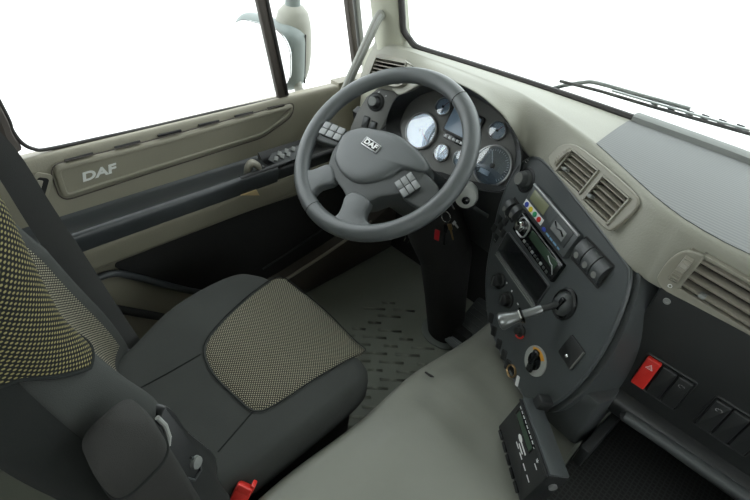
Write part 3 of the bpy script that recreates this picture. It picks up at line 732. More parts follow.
# ------------------------------------------------------------------ steering wheel and column
WC = V((-.626, .061, .803)); WT = R(39.8)
SWF = Fr(WC, (0, -math.sin(WT), math.cos(WT)))
wh = thing('steering_wheel', 'grey four spoke truck steering wheel with button pods', 'steering wheel', WC)
rb = nb(); NR, NS = 96, 16; vv2 = []
for i in range(NR):
    a = 2*math.pi*i/NR; rg = []
    for k in range(NS):
        t = 2*math.pi*k/NS; rr = .2140 + .0205*math.cos(t); rg.append(rb.verts.new((rr*math.cos(a), rr*math.sin(a), .0185*math.sin(t))))
    vv2.append(rg)
for i in range(NR):
    for k in range(NS): rb.faces.new((vv2[i][k], vv2[(i+1) % NR][k], vv2[(i+1) % NR][(k+1) % NS], vv2[i][(k+1) % NS]))
bmesh.ops.recalc_face_normals(rb, faces=rb.faces)
rim = part('rim', rb, 'wheel', wh, SWF.M())
for px in ((309, 212), (470, 92)):
    a = V(SWF.loc(px)).normalized(); ang = math.atan2(a.y, a.x)
    part('rim_seam', tube([V(((.2140+.0208*math.cos(R(t)))*math.cos(ang), (.2140+.0208*math.cos(R(t)))*math.sin(ang), .0188*math.sin(R(t)))) for t in range(0, 360, 20)], .0008, 5, True), 'gloss_black', rim, SWF.M())
def wl(p): return SWF.loc(p)
pad_px = [(335, 158), (338, 146), (345, 134), (362, 129), (380, 131), (398, 136), (413, 146), (425, 158), (429, 167), (424, 173), (404, 171), (392, 178), (380, 182), (368, 185), (356, 184), (346, 178), (339, 170)]
def dome(outpx, zbase, ztop, mat, name, sc=1):
    o = smooth2([wl(p) for p in outpx], 4); cx = sum(p[0] for p in o)/len(o); cy = sum(p[1] for p in o)/len(o)
    rows = []
    for s, z in ((1, zbase), (1.0, 0.0), (.985, .35), (.95, .6), (.88, .78), (.7, .92), (.45, .98), (.2, 1.0), (.01, 1.0)):
        zz = zbase if (s == 1 and z == zbase) else z*ztop
        rows.append([(cx+(p[0]-cx)*s, cy+(p[1]-cy)*s, zz) for p in o])
    b = grid(rows, closed=True); bmesh.ops.holes_fill(b, edges=b.edges[:]); bmesh.ops.recalc_face_normals(b, faces=b.faces)
    return part(name, b, mat, wh, SWF.M(), ang=60)
pad = dome(pad_px, -.045, .016, 'wheel', 'hub_pad')
low_px = [(330, 160), (336, 146), (348, 140), (400, 150), (420, 165), (424, 176), (410, 190), (394, 195), (380, 197), (366, 202), (350, 201), (343, 190), (334, 178), (328, 172)]
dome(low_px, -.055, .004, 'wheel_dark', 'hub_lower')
# spokes
def spoke(px4, z0, z1, mat, name):
    o = smooth2([wl(p) for p in px4], 3); b = prism(o, z0, z1, .006, 3); return part(name, b, mat, wh, SWF.M(), ang=60)
spoke([(299, 166), (306, 170), (314, 170), (331, 165), (335, 182), (320, 188), (313, 196), (312, 207), (300, 195)], -.016, .007, 'wheel', 'spoke')
spoke([(346, 197), (357, 193), (370, 202), (366, 212), (366, 220), (374, 229), (350, 233), (326, 223), (337, 216), (342, 208)], -.016, .007, 'wheel', 'spoke')
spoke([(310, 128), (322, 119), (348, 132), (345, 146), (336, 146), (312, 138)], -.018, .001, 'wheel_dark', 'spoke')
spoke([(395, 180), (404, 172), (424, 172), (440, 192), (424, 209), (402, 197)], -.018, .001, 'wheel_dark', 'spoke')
def pod(quad, n):
    q = [V(wl(p)) for p in quad]; c = (q[0]+q[1]+q[2]+q[3])/4; ux = (q[1]-q[0]+q[2]-q[3])/2; hx = (q[0]-q[3]+q[1]-q[2])/2
    rot = math.degrees(math.atan2(ux.y, ux.x)); M = SWF.M(c.x, c.y, .002, rot); wd, hd = ux.length, hx.length
    r = part('button_pod', prism(rrect(wd, hd, min(wd, hd)*.25), -.012, .006, .003), 'black', wh, M)
    for i in range(n):
        for j in range(2):
            x = -wd/2+wd*(i+.5)/n; y = (-.25+.5*j)*hd
            part('wheel_button', box(wd/n*.90, hd*.47, .004, .0018, c=(x, y, .0075)), 'button', r, M)
pod(((326, 123), (347, 131), (342, 144), (321, 135)), 3)
pod(((396, 184), (414, 173), (421, 189), (404, 201)), 3)
em = SWF.Mp((374, 149), .0178, -3)
ep = part('emblem_plate', box(.052, .022, .005, .0012), 'silver', wh, em)
part('emblem_field', box(.047, .017, .0010, c=(0, 0, .0026)), 'soft_black', ep, em)
part('emblem_text', text('DAF', .0175, .0004, 1.3), 'white_print', ep, em @ Mx.Translation((0, 0, .0036)))
# column shroud, boot, stalk and lock
col = thing('steering_column', 'black steering column with tapered rubber boot standing on the floor', 'steering column', (-.52, .42, 0))
dn = -SWF.n
c1 = WC + dn*.045 + SWF.v*-.03
c2 = V((-.60, .26, .60)); c3_ = V((-.56, .36, .38)); c4 = V((-.515, .425, .015))
part('shroud', tube([c1, c1.lerp(c2, .3), c1.lerp(c2, .7), c2], [.055, .068, .075, .075], 24), 'wheel_dark', col)
part('shroud_lower', tube([c1.lerp(c2, .85), c2, c2.lerp(c3_, .5), c3_], [.072, .085, .092, .085], 24), 'soft_black', col)
part('boot', tube([c3_.lerp(c2, .2), c3_, c3_.lerp(c4, .5), c4], [.088, .084, .072, .066], 28), 'soft_black', col)
part('boot_ring', lathe([(.088, 0), (.088, .006), (.082, .010), (.066, .010)], 36), 'rubber_ring', col, Mx.Translation((-.515, .425, 0)))
for px in ((404, 241), (408, 243), (405, 237)): part('chrome_clip', tube([at(px[0], px[1], y=.20), at(px[0]+2, px[1]-4, y=.20)], .0014, 6), 'chrome', col)
KF = Fr(at(466, 197, y=.17), (.30, -.86, .30))
st = thing('stalk_knob', 'light grey control stalk end with black button beside the wheel', 'stalk', KF.o - KF.n*.05)
part('stalk_body', tube([KF.w(-.012, .012, -.055), KF.w(-.006, .006, -.03), KF.w(0, 0, -.006), KF.w(0, 0, .006), KF.w(0, 0, .009)], [.018, .027, .028, .026, .019], 26), 'knob_grey', st)
part('stalk_button', lathe([(.0095, 0), (.0095, .003), (.007, .005), (0, .0055)], 22), 'gloss_black', st, KF.M(.004, -.006, .009))
part('stalk_arm', tube([KF.w(-.012, .012, -.05), KF.w(-.05, .02, -.12)], .012, 14), 'black', st)
kr = thing('key_bunch', 'bunch of keys with red tag hanging on a steel ring', 'keys', at(446, 218, y=.17))
kp = lambda u, v, y=.17: at(u, v, y=y)
cc = kp(446, 217)
ringv = [cc + V((.0135*math.cos(R(a)), .002*math.sin(R(a)), .0135*math.sin(R(a)))) for a in range(0, 360, 15)]
part('split_ring', tube(ringv, .0011, 6, True), 'chrome', kr)
part('swivel_clip', tube([kp(445, 209), kp(446, 204), kp(449, 201), kp(452, 205), kp(454, 209)], .0022, 8), 'chrome', kr)
part('key_in_lock', tube([kp(448, 204), kp(449, 200, .20), kp(450, 196, .24)], .004, 8), 'silver', kr)
def key(p0, p1, mat='silver', wd=.006):
    d = (p1-p0); n_ = V((0, -1, 0)); s = d.cross(n_).normalized()
    o = [p0-s*wd, p0+s*wd, p0.lerp(p1, .35)+s*wd, p0.lerp(p1, .38)+s*wd*.45, p1+s*wd*.4, p1-s*wd*.3, p0.lerp(p1, .38)-s*wd*.45, p0.lerp(p1, .35)-s*wd]
    b = nb(); f = b.faces.new([b.verts.new(q) for q in o]); e = bmesh.ops.extrude_face_region(b, geom=[f])
    bmesh.ops.translate(b, verts=[x for x in e['geom'] if isinstance(x, bmesh.types.BMVert)], vec=(0, .002, 0)); bmesh.ops.recalc_face_normals(b, faces=b.faces); return b
part('key', key(kp(449, 224), kp(453, 240)), 'brass', kr); part('key', key(kp(446, 225, .172), kp(444, 245, .172)), 'gloss_black', kr); part('key', key(kp(453, 222, .174), kp(458, 228, .174)), 'silver', kr)
part('red_tag', box(.016, .004, .032, .0018, rot=Mx.Rotation(R(-8), 4, 'Y')), 'dark_red', kr, Mx.Translation(kp(437, 235)))

# accelerator pedal
pc = at(470, 325, z=.10); PF = Fr(pc, (-.05, -.66, .75))
pdl = thing('accelerator_pedal', 'worn metal accelerator pedal with cross ridges beside the boot', 'pedal', (pc.x, pc.y, 0))
part('pedal_plate', prism(rrect(.085, .20, .012), -.010, 0, .003), 'steel_pedal', pdl, PF.M())
ridge = mesh_of('pedal_ridge', box(.070, .006, .004, .0015), 'steel_pedal')
for i in range(8): part('pedal_ridge', ridge, None, pdl, PF.M(0, -.08+.0225*i, .002))
part('pedal_mount', box(.06, .12, pc.z, .006, c=(pc.x, pc.y+.01, pc.z/2-.012)), 'soft_black', pdl)

# ------------------------------------------------------------------ driver door
DX = -1.085
DF = Fr((DX, 0, .65), (1, 0, 0))
door = thing('door_1', 'beige driver door panel with dark armrest and lettering', 'door', (-1.1, -.1, .1), kind='structure')
Y0, Y1 = -.66, .345
def run(prof, y0, y1, n=24, thick=.004):
    pr = catmull([(x, 0, z) for x, z in prof], 4)
    return grid([[(p.x, y0+(y1-y0)*i/n, p.z) for p in pr] for i in range(n+1)], thick=thick)
part('upper_panel', run([(-1.135, .742), (-1.118, .744), (-1.103, .745), (-1.094, .732), (-1.089, .70), (-1.086, .65), (-1.085, .60), (-1.085, .57)], Y0, Y1), 'door_beige', door, ang=60)
# raised field with sunk centre, slots above it
op = [(52, 167), (63, 199), (150, 171), (262, 136), (290, 116), (293, 104), (160, 140)]
o2 = round_poly([DF.loc(p) for p in op], .022, 6)
cx = sum(p[0] for p in o2)/len(o2); cy = sum(p[1] for p in o2)/len(o2)
def inset(o, d):
    n = len(o); out = []
    for i in range(n):
        t = V((o[(i+1) % n][0]-o[i-1][0], o[(i+1) % n][1]-o[i-1][1])).normalized(); out.append((o[i][0]-t.y*d*sgn, o[i][1]+t.x*d*sgn))
    return out
sgn = 1 if sum(o2[i][0]*o2[(i+1) % len(o2)][1]-o2[(i+1) % len(o2)][0]*o2[i][1] for i in range(len(o2))) > 0 else -1
def lv_(d, z): return [(p[0], p[1], z) for p in inset(o2, d)]
rf = grid([lv_(-.002, -.012), lv_(0, .004), lv_(.003, .007), lv_(.010, .007), lv_(.013, .003), lv_(.020, .0025)], closed=True)
frame_ = part('raised_field', rf, 'door_beige', door, DF.M(), ang=50)
part('sunk_field', prism(inset(o2, .012), -.012, .003), 'door_beige', frame_, DF.M())
part('groove', tube([V(p) for p in lv_(-.006, .001)], .0014, 6, True), 'brown_gasket', frame_, DF.M())
for a, b2 in (((65, 161), (93, 153.5)), ((115, 148), (140, 141.5)), ((158, 136), (181, 130.5)), ((199, 125.5), (219, 121)), ((235, 116.5), (253, 112.5)), ((268, 108.5), (284, 105))):
    p, q = at(*a, x=-1.088), at(*b2, x=-1.088)
    part('demist_slot', tube([p, q], .0034, 8, flat=1.0), 'soft_black', door)
LM = DF.Mp((98, 172.5), .0035, 2)
part('lettering', text('DAF', .031, .0008, 1.35, .15), 'letter', door, LM)
# dark armrest ledge, lip band
part('armrest', run([(-1.086, .592), (-1.075, .583), (-1.045, .578), (-1.012, .584), (-.998, .596), (-.990, .598), (-.984, .592), (-.984, .575), (-.990, .548)], Y0, .02), 'armrest', door, ang=60)
part('armrest', run([(-1.086, .60), (-1.07, .585), (-1.055, .56), (-1.035, .552), (-1.02, .555), (-1.012, .575), (-1.005, .58), (-.998, .572), (-.995, .54)], .02, Y1), 'black', door, ang=60)
part('band', run([(-.990, .552), (-.990, .535), (-.998, .50), (-1.008, .472), (-1.04, .462)], Y0, Y1), 'door_beige', door, ang=60)
part('lower_panel', run([(-1.03, .468), (-1.045, .44), (-1.052, .40), (-1.055, .25), (-1.05, .12)], Y0, Y1), 'door_beige', door, ang=60)
LF = Fr((-1.045, 0, .3), (1, 0, 0))
lp = smooth2([LF.loc(p) for p in ((115, 262), (117, 256), (130, 250), (186, 231), (240, 213), (300, 194), (350, 178), (372, 205), (340, 240), (300, 268), (255, 290), (210, 292), (160, 280), (120, 270))], 3)
part('speaker_panel', prism(lp, -.01, .004, .003), 'soft_black', door, LF.M())
part('panel_rib', tube([LF.w(*LF.loc(p), .006) for p in ((262, 268), (290, 250), (322, 228), (345, 212))], .003, 8), 'black', door)
part('pocket_rail', tube(catmull([LF.w(*LF.loc(p), .012) for p in ((80, 284), (97, 275), (112, 271), (126, 273), (150, 279), (180, 287), (205, 292), (235, 298))], 4), .010, 12), 'armrest', door)
part('lower_seal', tube([LF.w(*LF.loc(p), .010) for p in ((95, 300), (115, 307), (165, 316), (215, 326))], .012, 10), 'soft_black', door)
# pull handle, latch, window switches
part('pull_bar', tube(catmull([at(u, v, x=-.992) for u, v in ((206, 191), (225, 184), (245, 177), (258, 173))], 4), .0055, 10), 'armrest', door)
part('grip_end', tube([at(u, v, x=-.992) for u, v in ((240, 179), (262, 171), (285, 163))], .008, 10), 'black', door)
lt = thing
hl = part('latch_handle', tube(catmull([at(247, 175, x=-1.02), at(248, 168, x=-1.01), at(252, 163, x=-1.005), at(258, 166, x=-1.0), at(260, 172, x=-1.0)], 4), .0085, 12, flat=1.5), 'vent_beige', door)
part('latch_cap', box(.02, .012, .016, .004), 'black', hl, Mx.Translation(at(262, 168, x=-1.0)))
SF = Fr(at(280, 157, x=-1.02), (.45, -.1, .88))
wp = part('window_switch_plate', prism([SF.loc(p) for p in ((268, 160), (272, 153), (300, 145), (306, 150), (299, 158), (278, 166))], -.01, .002, .002), 'charcoal', door, SF.M())
for px in ((276, 159.5), (282, 157), (288, 155), (279, 154.5), (286, 152), (293, 150)): part('window_switch', box(.018, .012, .006, .002), 'fold_grey', wp, SF.Mp(px, .004, 60))
WF = Fr((-.985, 0, .5), (1, 0, 0))
part('reflector_wedge', prism([WF.loc(p) for p in ((240, 195), (256, 189.5), (259, 195))], -.02, .004, .001), 'wood_tan', door, WF.M())
lk = part('lock_recess', prism(rrect(.040, .075, .012), 0, .004, .002), 'door_beige', door, DF.Mp((40, 188), 0, -28))
part('lock_slot', prism(rrect(.022, .055, .006), 0, .002), 'soft_black', lk, DF.Mp((40, 188), .004, -28)); part('lock_tab', box(.012, .020, .006, .002), 'vent_beige', lk, DF.Mp((38, 183), .007, -28))
# window frame posts of the door
def post(name, top, bot, wd, mat, x, th=.02, up=.62):
    p, q = at(*top, x=x), at(*bot, x=x); d = (p-q).normalized(); p = q + d*up
    s = V((0, 1, 0)); o = [(-wd/2, 0), (wd/2, 0)]
    b = nb(); fs = []
    for z in (q-d*.02, p):
        fs.append([b.verts.new(z+V((dx, dy, 0))) for dx, dy in ((-th, -wd/2), (0, -wd/2), (0, wd/2), (-th, wd/2))])
    for i in range(4): b.faces.new((fs[0][i], fs[0][(i+1) % 4], fs[1][(i+1) % 4], fs[1][i]))
    b.faces.new(fs[0]); b.faces.new(fs[1]); bmesh.ops.recalc_face_normals(b, faces=b.faces)
    bmesh.ops.bevel(b, geom=b.edges[:], offset=.003, segments=2, profile=.5, affect='EDGES'); return part(name, b, mat, door)
post('window_divider', (263, 0), (284, 99), .034, 'brown_gasket', -1.108, .016)
post('divider_channel', (268, 0), (287, 90), .010, 'gasket', -1.102, .01)
post('frame_post', (350, 0), (357, 60), .022, 'brown_gasket', -1.105, .02)
post('frame_post', (358, 0), (364, 60), .020, 'fold_grey', -1.105, .02)
gk = catmull([V((-1.112, -.635, 1.62)), V((-1.116, -.61, 1.2))] + [at(u, v, x=-1.118) for u, v in ((0, 103), (12, 130), (22, 143), (34, 149), (48, 149), (100, 138), (160, 125), (220, 111), (283, 97.5))], 5)
part('window_gasket', tube(gk, .0045, 8), 'gasket', door)
part('rear_frame', tube(catmull([V((-1.112, -.655, 1.62)), V((-1.115, -.63, 1.2))]+[at(u, v, x=-1.118) for u, v in ((-10, 104), (4, 134), (14, 150))], 4), .016, 8), 'brown_gasket', door)
part('window_gasket', tube([at(u, v, x=-1.118) for u, v in ((292, 96), (330, 90), (352, 84))], .003, 8), 'gasket', door)
def pane(name, pts, label, th=.004):
    b = nb(); f = b.faces.new([b.verts.new(p) for p in pts]); bmesh.ops.solidify(b, geom=[f], thickness=th); return solo(name, b, 'glass', label, 'window', kind='structure')
pane('window_1', [(-1.125, -.64, .755), (-1.125, .13, .755), (-1.115, .02, 1.62), (-1.115, -.64, 1.62)], 'clear side window pane in the driver door')
pane('window_2', [(-1.125, .15, .755), (-1.125, .40, .755), (-1.115, .26, 1.62), (-1.115, .04, 1.62)], 'narrow quarter window pane ahead of the door divider')
# right hand window opening pane, outside the view
pane('window_3', [(1.12, -.53, .78), (1.12, .62, .78), (1.12, .62, 1.62), (1.12, -.53, 1.62)], 'clear passenger side window pane')

pane('added_rear_window', [(-.66, -1.37, 1.05), (.66, -1.37, 1.05), (.66, -1.37, 1.52), (-.66, -1.37, 1.52)], 'clear pane of a rear window added to light the dashboard')  # unseen rear window, added so daylight fills the rear-facing dashboard surfaces

# ------------------------------------------------------------------ windscreen and pillar
def wtop(x): p = wind(x); return V((x*1.0, p.y-.33*(1.66-p.z), 1.66))
WX = [-.90+1.82*i/24 for i in range(25)]
def cor(x):                                   # lower edge rises into rounded corners
    d = max(0, .06-min(x+.90, .92-x)); return .06-math.sqrt(max(0, .06**2-d*d))
wr = []
for k in range(9):
    f = k/8; wr.append([wind(x).lerp(wtop(x), f) + V((0, .012, 0)) for x in WX])
gw = solo('window_4', grid(wr, thick=.005), 'glass', 'large curved windscreen pane above the dashboard', 'windscreen', kind='structure', ang=80)
seal = [wtop(-.905)+V((0, .004, 0))] + [wind(-.905).lerp(wtop(-.905), f) for f in (.7, .4, .2, .11, .06)] + [wind(-.893)+V((0, 0, .022)), wind(-.868)+V((0, 0, .006))] + [wind(x)+V((0, 0, .003)) for x in [-.82+1.7*i/30 for i in range(31)]]
part('windscreen_seal', tube(catmull(seal, 2), .0095, 8), 'gasket', gw)
# left A pillar trim
pr = []
for z in (.45, .60, .75, .84, .87, .90, .93, .97, 1.05, 1.15, 1.3, 1.5, 1.72):
    pw = wind(-.905); yy = pw.y - .33*(max(z, .80)-pw.z); fl_ = .035*max(0, 1-max(0, z-.86)/.12)**2; lo_ = -.07*max(0, min(1, (.90-z)/.06))
    pr.append(catmull([V((-1.005+lo_, yy+.12, z)), V((-1.005+lo_, yy-.01, z)), V((-1.00+lo_, yy-.028, z)), V((-.97, yy-.032-fl_, z)), V((-.935, yy-.024-fl_, z)), V((-.912+fl_*.8, yy-.010-fl_*.2, z)), V((-.908+fl_*.8, yy+.03, z))], 4))
pil = solo('trim_2', grid(pr, thick=.004), 'pillar', 'light beige pillar trim between side window and windscreen', 'pillar trim', kind='structure', ang=60)
part('pillar_screw', lathe([(.005, 0), (.005, .002), (0, .002)], 12), 'gasket', pil, Mx.Translation(at(392, 22, y=.385)) @ Mx.Rotation(R(90), 4, 'X'))
part('pillar_gasket', tube([V((-1.006, wind(-.9).y-.012-.33*(z-.92), z)) for z in (.89, .95, 1.2, 1.7)], .011, 8), 'brown_gasket', pil)
solo('wall_header', box(2.2, .05, .2, c=(0, .24, 1.76)), 'headliner', 'grey header trim above the windscreen', 'trim', kind='structure')
solo('trim_3', prism([(-.04, -.05), (.03, -.05), (-.20, .82), (-.28, .82)], 0, .05), 'pillar', 'beige pillar trim on the passenger side', 'pillar trim', Mx.Translation((1.0, .45, .9)) @ Mx(((0, 0, 1, 0), (1, 0, 0, 0), (0, 1, 0, 0), (0, 0, 0, 1))), kind='structure')

gh = thing('grab_handle', 'silver grey tubular grab handle bolted to the pillar', 'grab handle', at(343, 95, x=-1.01))
hp = catmull([at(385, 5, x=-.985), at(383, 12, x=-.965), at(377, 20, x=-.955), at(365, 46, x=-.965), at(352, 74, x=-.985), at(346, 88, x=-1.0), at(340, 99, x=-1.03)], 5)
part('handle_tube', tube(hp, .0135, 14), 'handle_grey', gh)
part('handle_strip', tube([p+V((.0095, -.006, .005)) for p in hp[8:-6]], .004, 8), 'knob_grey', gh)
part('handle_foot', tube([at(386, 2, x=-.99), at(384, 9, x=-.975)], .017, 14), 'pillar', gh)

# ------------------------------------------------------------------ driver seat
SX = -.585
seat = thing('driver_seat', 'dark fabric driver seat with yellow flecked woven inserts', 'seat', (SX, -.45, 0))
def ctop(x, y):
    a = (x-SX)/.25; b2 = (y+.40)/.23
    z = .438 + .034*min(1.1, abs(a))**3 - .022*max(0, b2)**3 + .006*b2*b2 - .012*max(0, -b2)
    return z
CO = [(SX-.205, -.20), (SX-.228, -.26), (SX-.218, -.42), (SX-.175, -.54), (SX-.13, -.62), (SX, -.63), (SX+.2, -.62), (SX+.25, -.56), (SX+.255, -.40), (SX+.25, -.26), (SX+.228, -.19), (SX+.16, -.165), (SX, -.155), (SX-.15, -.165)]
co = smooth2(CO, 5); ccx, ccy = SX, -.40
rows = []
for s in [i/14 for i in range(15)]:
    s2 = max(.004, s*.93); rows.append([(ccx+(p[0]-ccx)*s2, ccy+(p[1]-ccy)*s2, ctop(ccx+(p[0]-ccx)*s2, ccy+(p[1]-ccy)*s2)) for p in co])
for s, dz in ((.965, -.006), (.99, -.02), (1.0, -.04), (1.0, -.085), (.985, -.10), (.95, -.115), (.90, -.12)):
    rows.append([(ccx+(p[0]-ccx)*s, ccy+(p[1]-ccy)*s, ctop(ccx+(p[0]-ccx)*.93, ccy+(p[1]-ccy)*.93)+dz) for p in co])
cb = grid(rows, closed=True); bmesh.ops.holes_fill(cb, edges=cb.edges[:]); bmesh.ops.recalc_face_normals(cb, faces=cb.faces)
part('cushion', cb, 'fabric', seat, ang=70)
# woven insert on the cushion
SFr = Fr((0, 0, .445), (0, 0, 1))
ip = [(203, 350), (210, 333), (232, 310), (262, 284), (281, 272), (300, 281), (330, 305), (357, 335), (366, 346), (352, 357), (310, 384), (275, 407), (254, 412), (235, 396), (212, 372)]
io = smooth2([tuple(at(*p, z=.445)[:2]) for p in ip], 4); icx = sum(p[0] for p in io)/len(io); icy = sum(p[1] for p in io)/len(io)
rows, uvs = [], []
for i in range(13):
    s = max(.004, i/12); r = [(icx+(p[0]-icx)*s, icy+(p[1]-icy)*s) for p in io]
    uvs.append(r); rows.append([(x, y, ctop(x, y)+.0045 if i < 12 else ctop(x, y)-.003) for x, y in r])
part('cushion_insert', grid(rows, uvs, closed=True), 'weave_seat', seat, ang=70)
part('insert_seam', tube([(x, y, ctop(x, y)+.0035) for x, y in io], .0013, 6, True), 'fabric_side', seat)
for sp in ([(200, 352), (165, 371), (140, 384)], [(252, 412), (235, 432), (218, 452)]):
    part('cushion_seam', tube([V((*at(*p, z=.445)[:2], ctop(*at(*p, z=.445)[:2])+.0005)) for p in sp], .0016, 6), 'fabric_side', seat)
part('skirt', prism([(p[0]*.0+ccx+(p[0]-ccx)*.9, ccy+(p[1]-ccy)*.9) for p in co], .20, .36), 'soft_black', seat)
part('pedestal', box(.36, .36, .21, .02, c=(SX, -.40, .105)), 'soft_black', seat)
# backrest: closed section lofted up a bent spine
spine = catmull([(-.655, 0, .42), (-.675, 0, .52), (-.715, 0, .66), (-.748, 0, .80), (-.766, 0, .95), (-.772, 0, 1.10), (-.785, 0, 1.24)], 16)
nb_ = len(spine)-1
def bsec(f, th):
    k = min(nb_-1, int(f*nb_)); sp = spine[k].lerp(spine[k+1], f*nb_-k); y, z = sp.x, sp.z
    w_ = .245 + .012*math.sin(math.pi*f) - .05*max(0, f-.75)/.25; d_ = .068 - .015*max(0, f-.8)/.2
    c, s = math.cos(th), math.sin(th)
    x = math.copysign(abs(c)**.55, c)*w_; yy = math.copysign(abs(s)**.62, s)*d_
    if s > 0: yy += (.055-.035*max(0, min(1, (f-.42)/.22)))*math.exp(-((abs(x/w_)-.80)/.22)**2) - .014*(1-(x/w_)**2)
    return V((SX+x, y+yy, z))
TH = [2*math.pi*i/72 for i in range(72)]
rows = [[bsec(i/nb_, t) for t in TH] for i in range(nb_+1)]
top = rows[-1]; ctr = sum(top, V())/len(top)
for s, dz in ((.93, .02), (.75, .035), (.4, .043), (.01, .045)): rows.append([ctr+(p-ctr)*s+V((0, 0, dz)) for p in top])
bb = grid(rows, closed=True); bmesh.ops.holes_fill(bb, edges=bb.edges[:]); bmesh.ops.recalc_face_normals(bb, faces=bb.faces)
part('backrest', bb, 'fabric', seat, ang=70)
# woven insert between the bolsters, and a woven shoulder panel that wraps round the right side
lens = [0]
for i in range(1, nb_+1): lens.append(lens[-1]+(spine[i]-spine[i-1]).length)
def patch(th, f_of, nf, off):
    rows, uvs = [], []; u0 = 0
    for k, t in enumerate(th):
        r, uv = [], []
        f0, f1 = f_of(t)
        for i in range(nf+1):
            f = f0+(f1-f0)*i/nf; p = bsec(f, t); c0 = bsec(f, 0); c0 = V((SX, c0.y, c0.z)); r.append(p+(p-c0).normalized()*off+V((0, off*.5, 0)))
            k2 = min(nb_-1, int(f*nb_)); uv.append(lens[k2]+(lens[k2+1]-lens[k2])*(f*nb_-k2))
        if rows: u0 += (r[nf//2]-rows[-1][nf//2]).length
        rows.append(r); uvs.append([(u0, x) for x in uv])
    return rows, uvs
r1, v1 = patch([R(60+57*k/30) for k in range(31)], lambda t: (.08, .64), 50, .003)
part('backrest_insert', grid(r1, v1), 'weave_seat', seat, ang=70)
cl_ = lambda x: max(0, min(1, x))
ws = lambda t: .585 + .115*cl_((R(35)-t)/R(60))
r2, v2 = patch([R(-25+150*k/60) for k in range(61)], lambda t: (ws(t), .97), 44, .0045)
part('shoulder_panel', grid(r2, v2), 'weave', seat, ang=70)
part('panel_seam', tube([p[0] for p in r2], .0022, 6), 'fabric_side', seat)
r3, v3 = patch([R(2-150*k/30) for k in range(31)], lambda t: (0, 1), 60, .002)
part('side_panel', grid(r3), 'fabric_side', seat, ang=70)
# folded armrest beside the backrest
AF = lambda t, w2=0, o=0: V((-.280, -.650, .46)).lerp(V((-.295, -.698, .855)), t)+V((0, o*.96, o*.3))
rows = []
for i in range(15):
    t = i/14; k = (1-max(0, (t-.86)/.14)**2)**.5*.9+.1 if t > .86 else 1
    sec_ = []
    for j in range(28):
        a = 2*math.pi*j/28; c, s = math.cos(a), math.sin(a)
        sec_.append(AF(t)+V((math.copysign(abs(c)**.6, c)*.034*k, math.copysign(abs(s)**.6, s)*.036*k, math.copysign(abs(s)**.6, s)*.016*k)))
    rows.append(sec_)
ab = grid(rows, closed=True); bmesh.ops.holes_fill(ab, edges=ab.edges[:]); bmesh.ops.recalc_face_normals(ab, faces=ab.faces)
arm = part('armrest', ab, 'fabric_arm', seat, ang=70)
part('armrest_seam', tube([p+(p-AF(.8)).normalized()*.0005 for p in rows[11]], .0018, 6, True), 'fabric_side', arm)
# plastic side cover with adjuster
pcv = [V((-.318, -.66, .74)), V((-.318, -.60, .72)), V((-.318, -.55, .60)), V((-.318, -.515, .47)), V((-.318, -.53, .40)), V((-.318, -.60, .40))]
HF = Fr((-.325, -.57, .57), (1, .45, .35))
hc = part('hinge_cover', prism(smooth2([HF.loc(p) for p in ((165, 408), (176, 412), (190, 432), (216, 455), (219, 478), (232, 500), (212, 520), (180, 490), (160, 440))], 4), -.02, 0, .006), 'black', seat, HF.M())
part('adjuster_ring', tube([HF.w(*HF.loc(p), .004) for p in ((155, 417), (163, 425), (167, 437), (166, 445))], .0035, 8), 'knob_grey', hc)
part('adjuster_slot', tube([HF.w(*HF.loc(p), .001) for p in ((190, 458), (199, 460), (200, 470), (194, 480), (186, 478))], .0025, 8), 'charcoal', hc)
part('adjuster_button', lathe([(.010, 0), (.009, .006), (0, .008)], 20), 'fold_grey', hc, HF.Mp((195, 462)))
bk_ = thing('belt_buckle', 'bright red seat belt buckle beside the seat cushion', 'buckle', at(243, 500, x=-.322))
BM = Mx.Translation(at(245, 487, x=-.322)) @ Mx.Rotation(R(-30), 4, 'X') @ Mx.Rotation(R(35), 4, 'Z')
part('buckle_body', box(.030, .022, .045, .004, c=(0, 0, -.02)), 'red', bk_, BM)
part('buckle_button', box(.026, .008, .014, .002, c=(0, -.010, .004)), 'red', bk_, BM); part('buckle_button', box(.008, .018, .016, .002, c=(.012, 0, .008)), 'red', bk_, BM)
part('buckle_stalk', box(.020, .010, .09, .003, c=(0, 0, -.085)), 'black', bk_, BM)

# seat belt from the pillar guide to the latch at the left of the seat
sb = thing('seat_belt', 'black seat belt strap running down beside the seat back', 'seat belt', at(130, 355, x=-.80))
def bpt(px, x): return at(*px, x=x)
ctrl = [((-110, 10), -1.07), ((-30, 120), -1.03), ((5, 160), -1.00), ((40, 215), -.96), ((75, 268), -.89), ((105, 315), -.82), ((130, 352), -.765)]
ca = catmull([bpt((u-13, v+8), x) for (u, v), x in ctrl], 6); cb_ = catmull([bpt((u+13, v-8), x) for (u, v), x in ctrl], 6)
part('strap', grid([[p, p.lerp(q_, .5)+V((.002, .002, 0)), q_] for p, q_ in zip(ca, cb_)], thick=.0018), 'belt', sb, ang=70)
part('latch_plate', box(.036, .004, .020, .0015), 'chrome', sb, Mx.Translation(bpt((138, 358), -.750)) @ Mx.Rotation(R(45), 4, 'Z') @ Mx.Rotation(R(25), 4, 'Y'))
part('latch_cover', box(.040, .010, .026, .003), 'black', sb, Mx.Translation(bpt((129, 354), -.760)) @ Mx.Rotation(R(45), 4, 'Z') @ Mx.Rotation(R(25), 4, 'Y'))

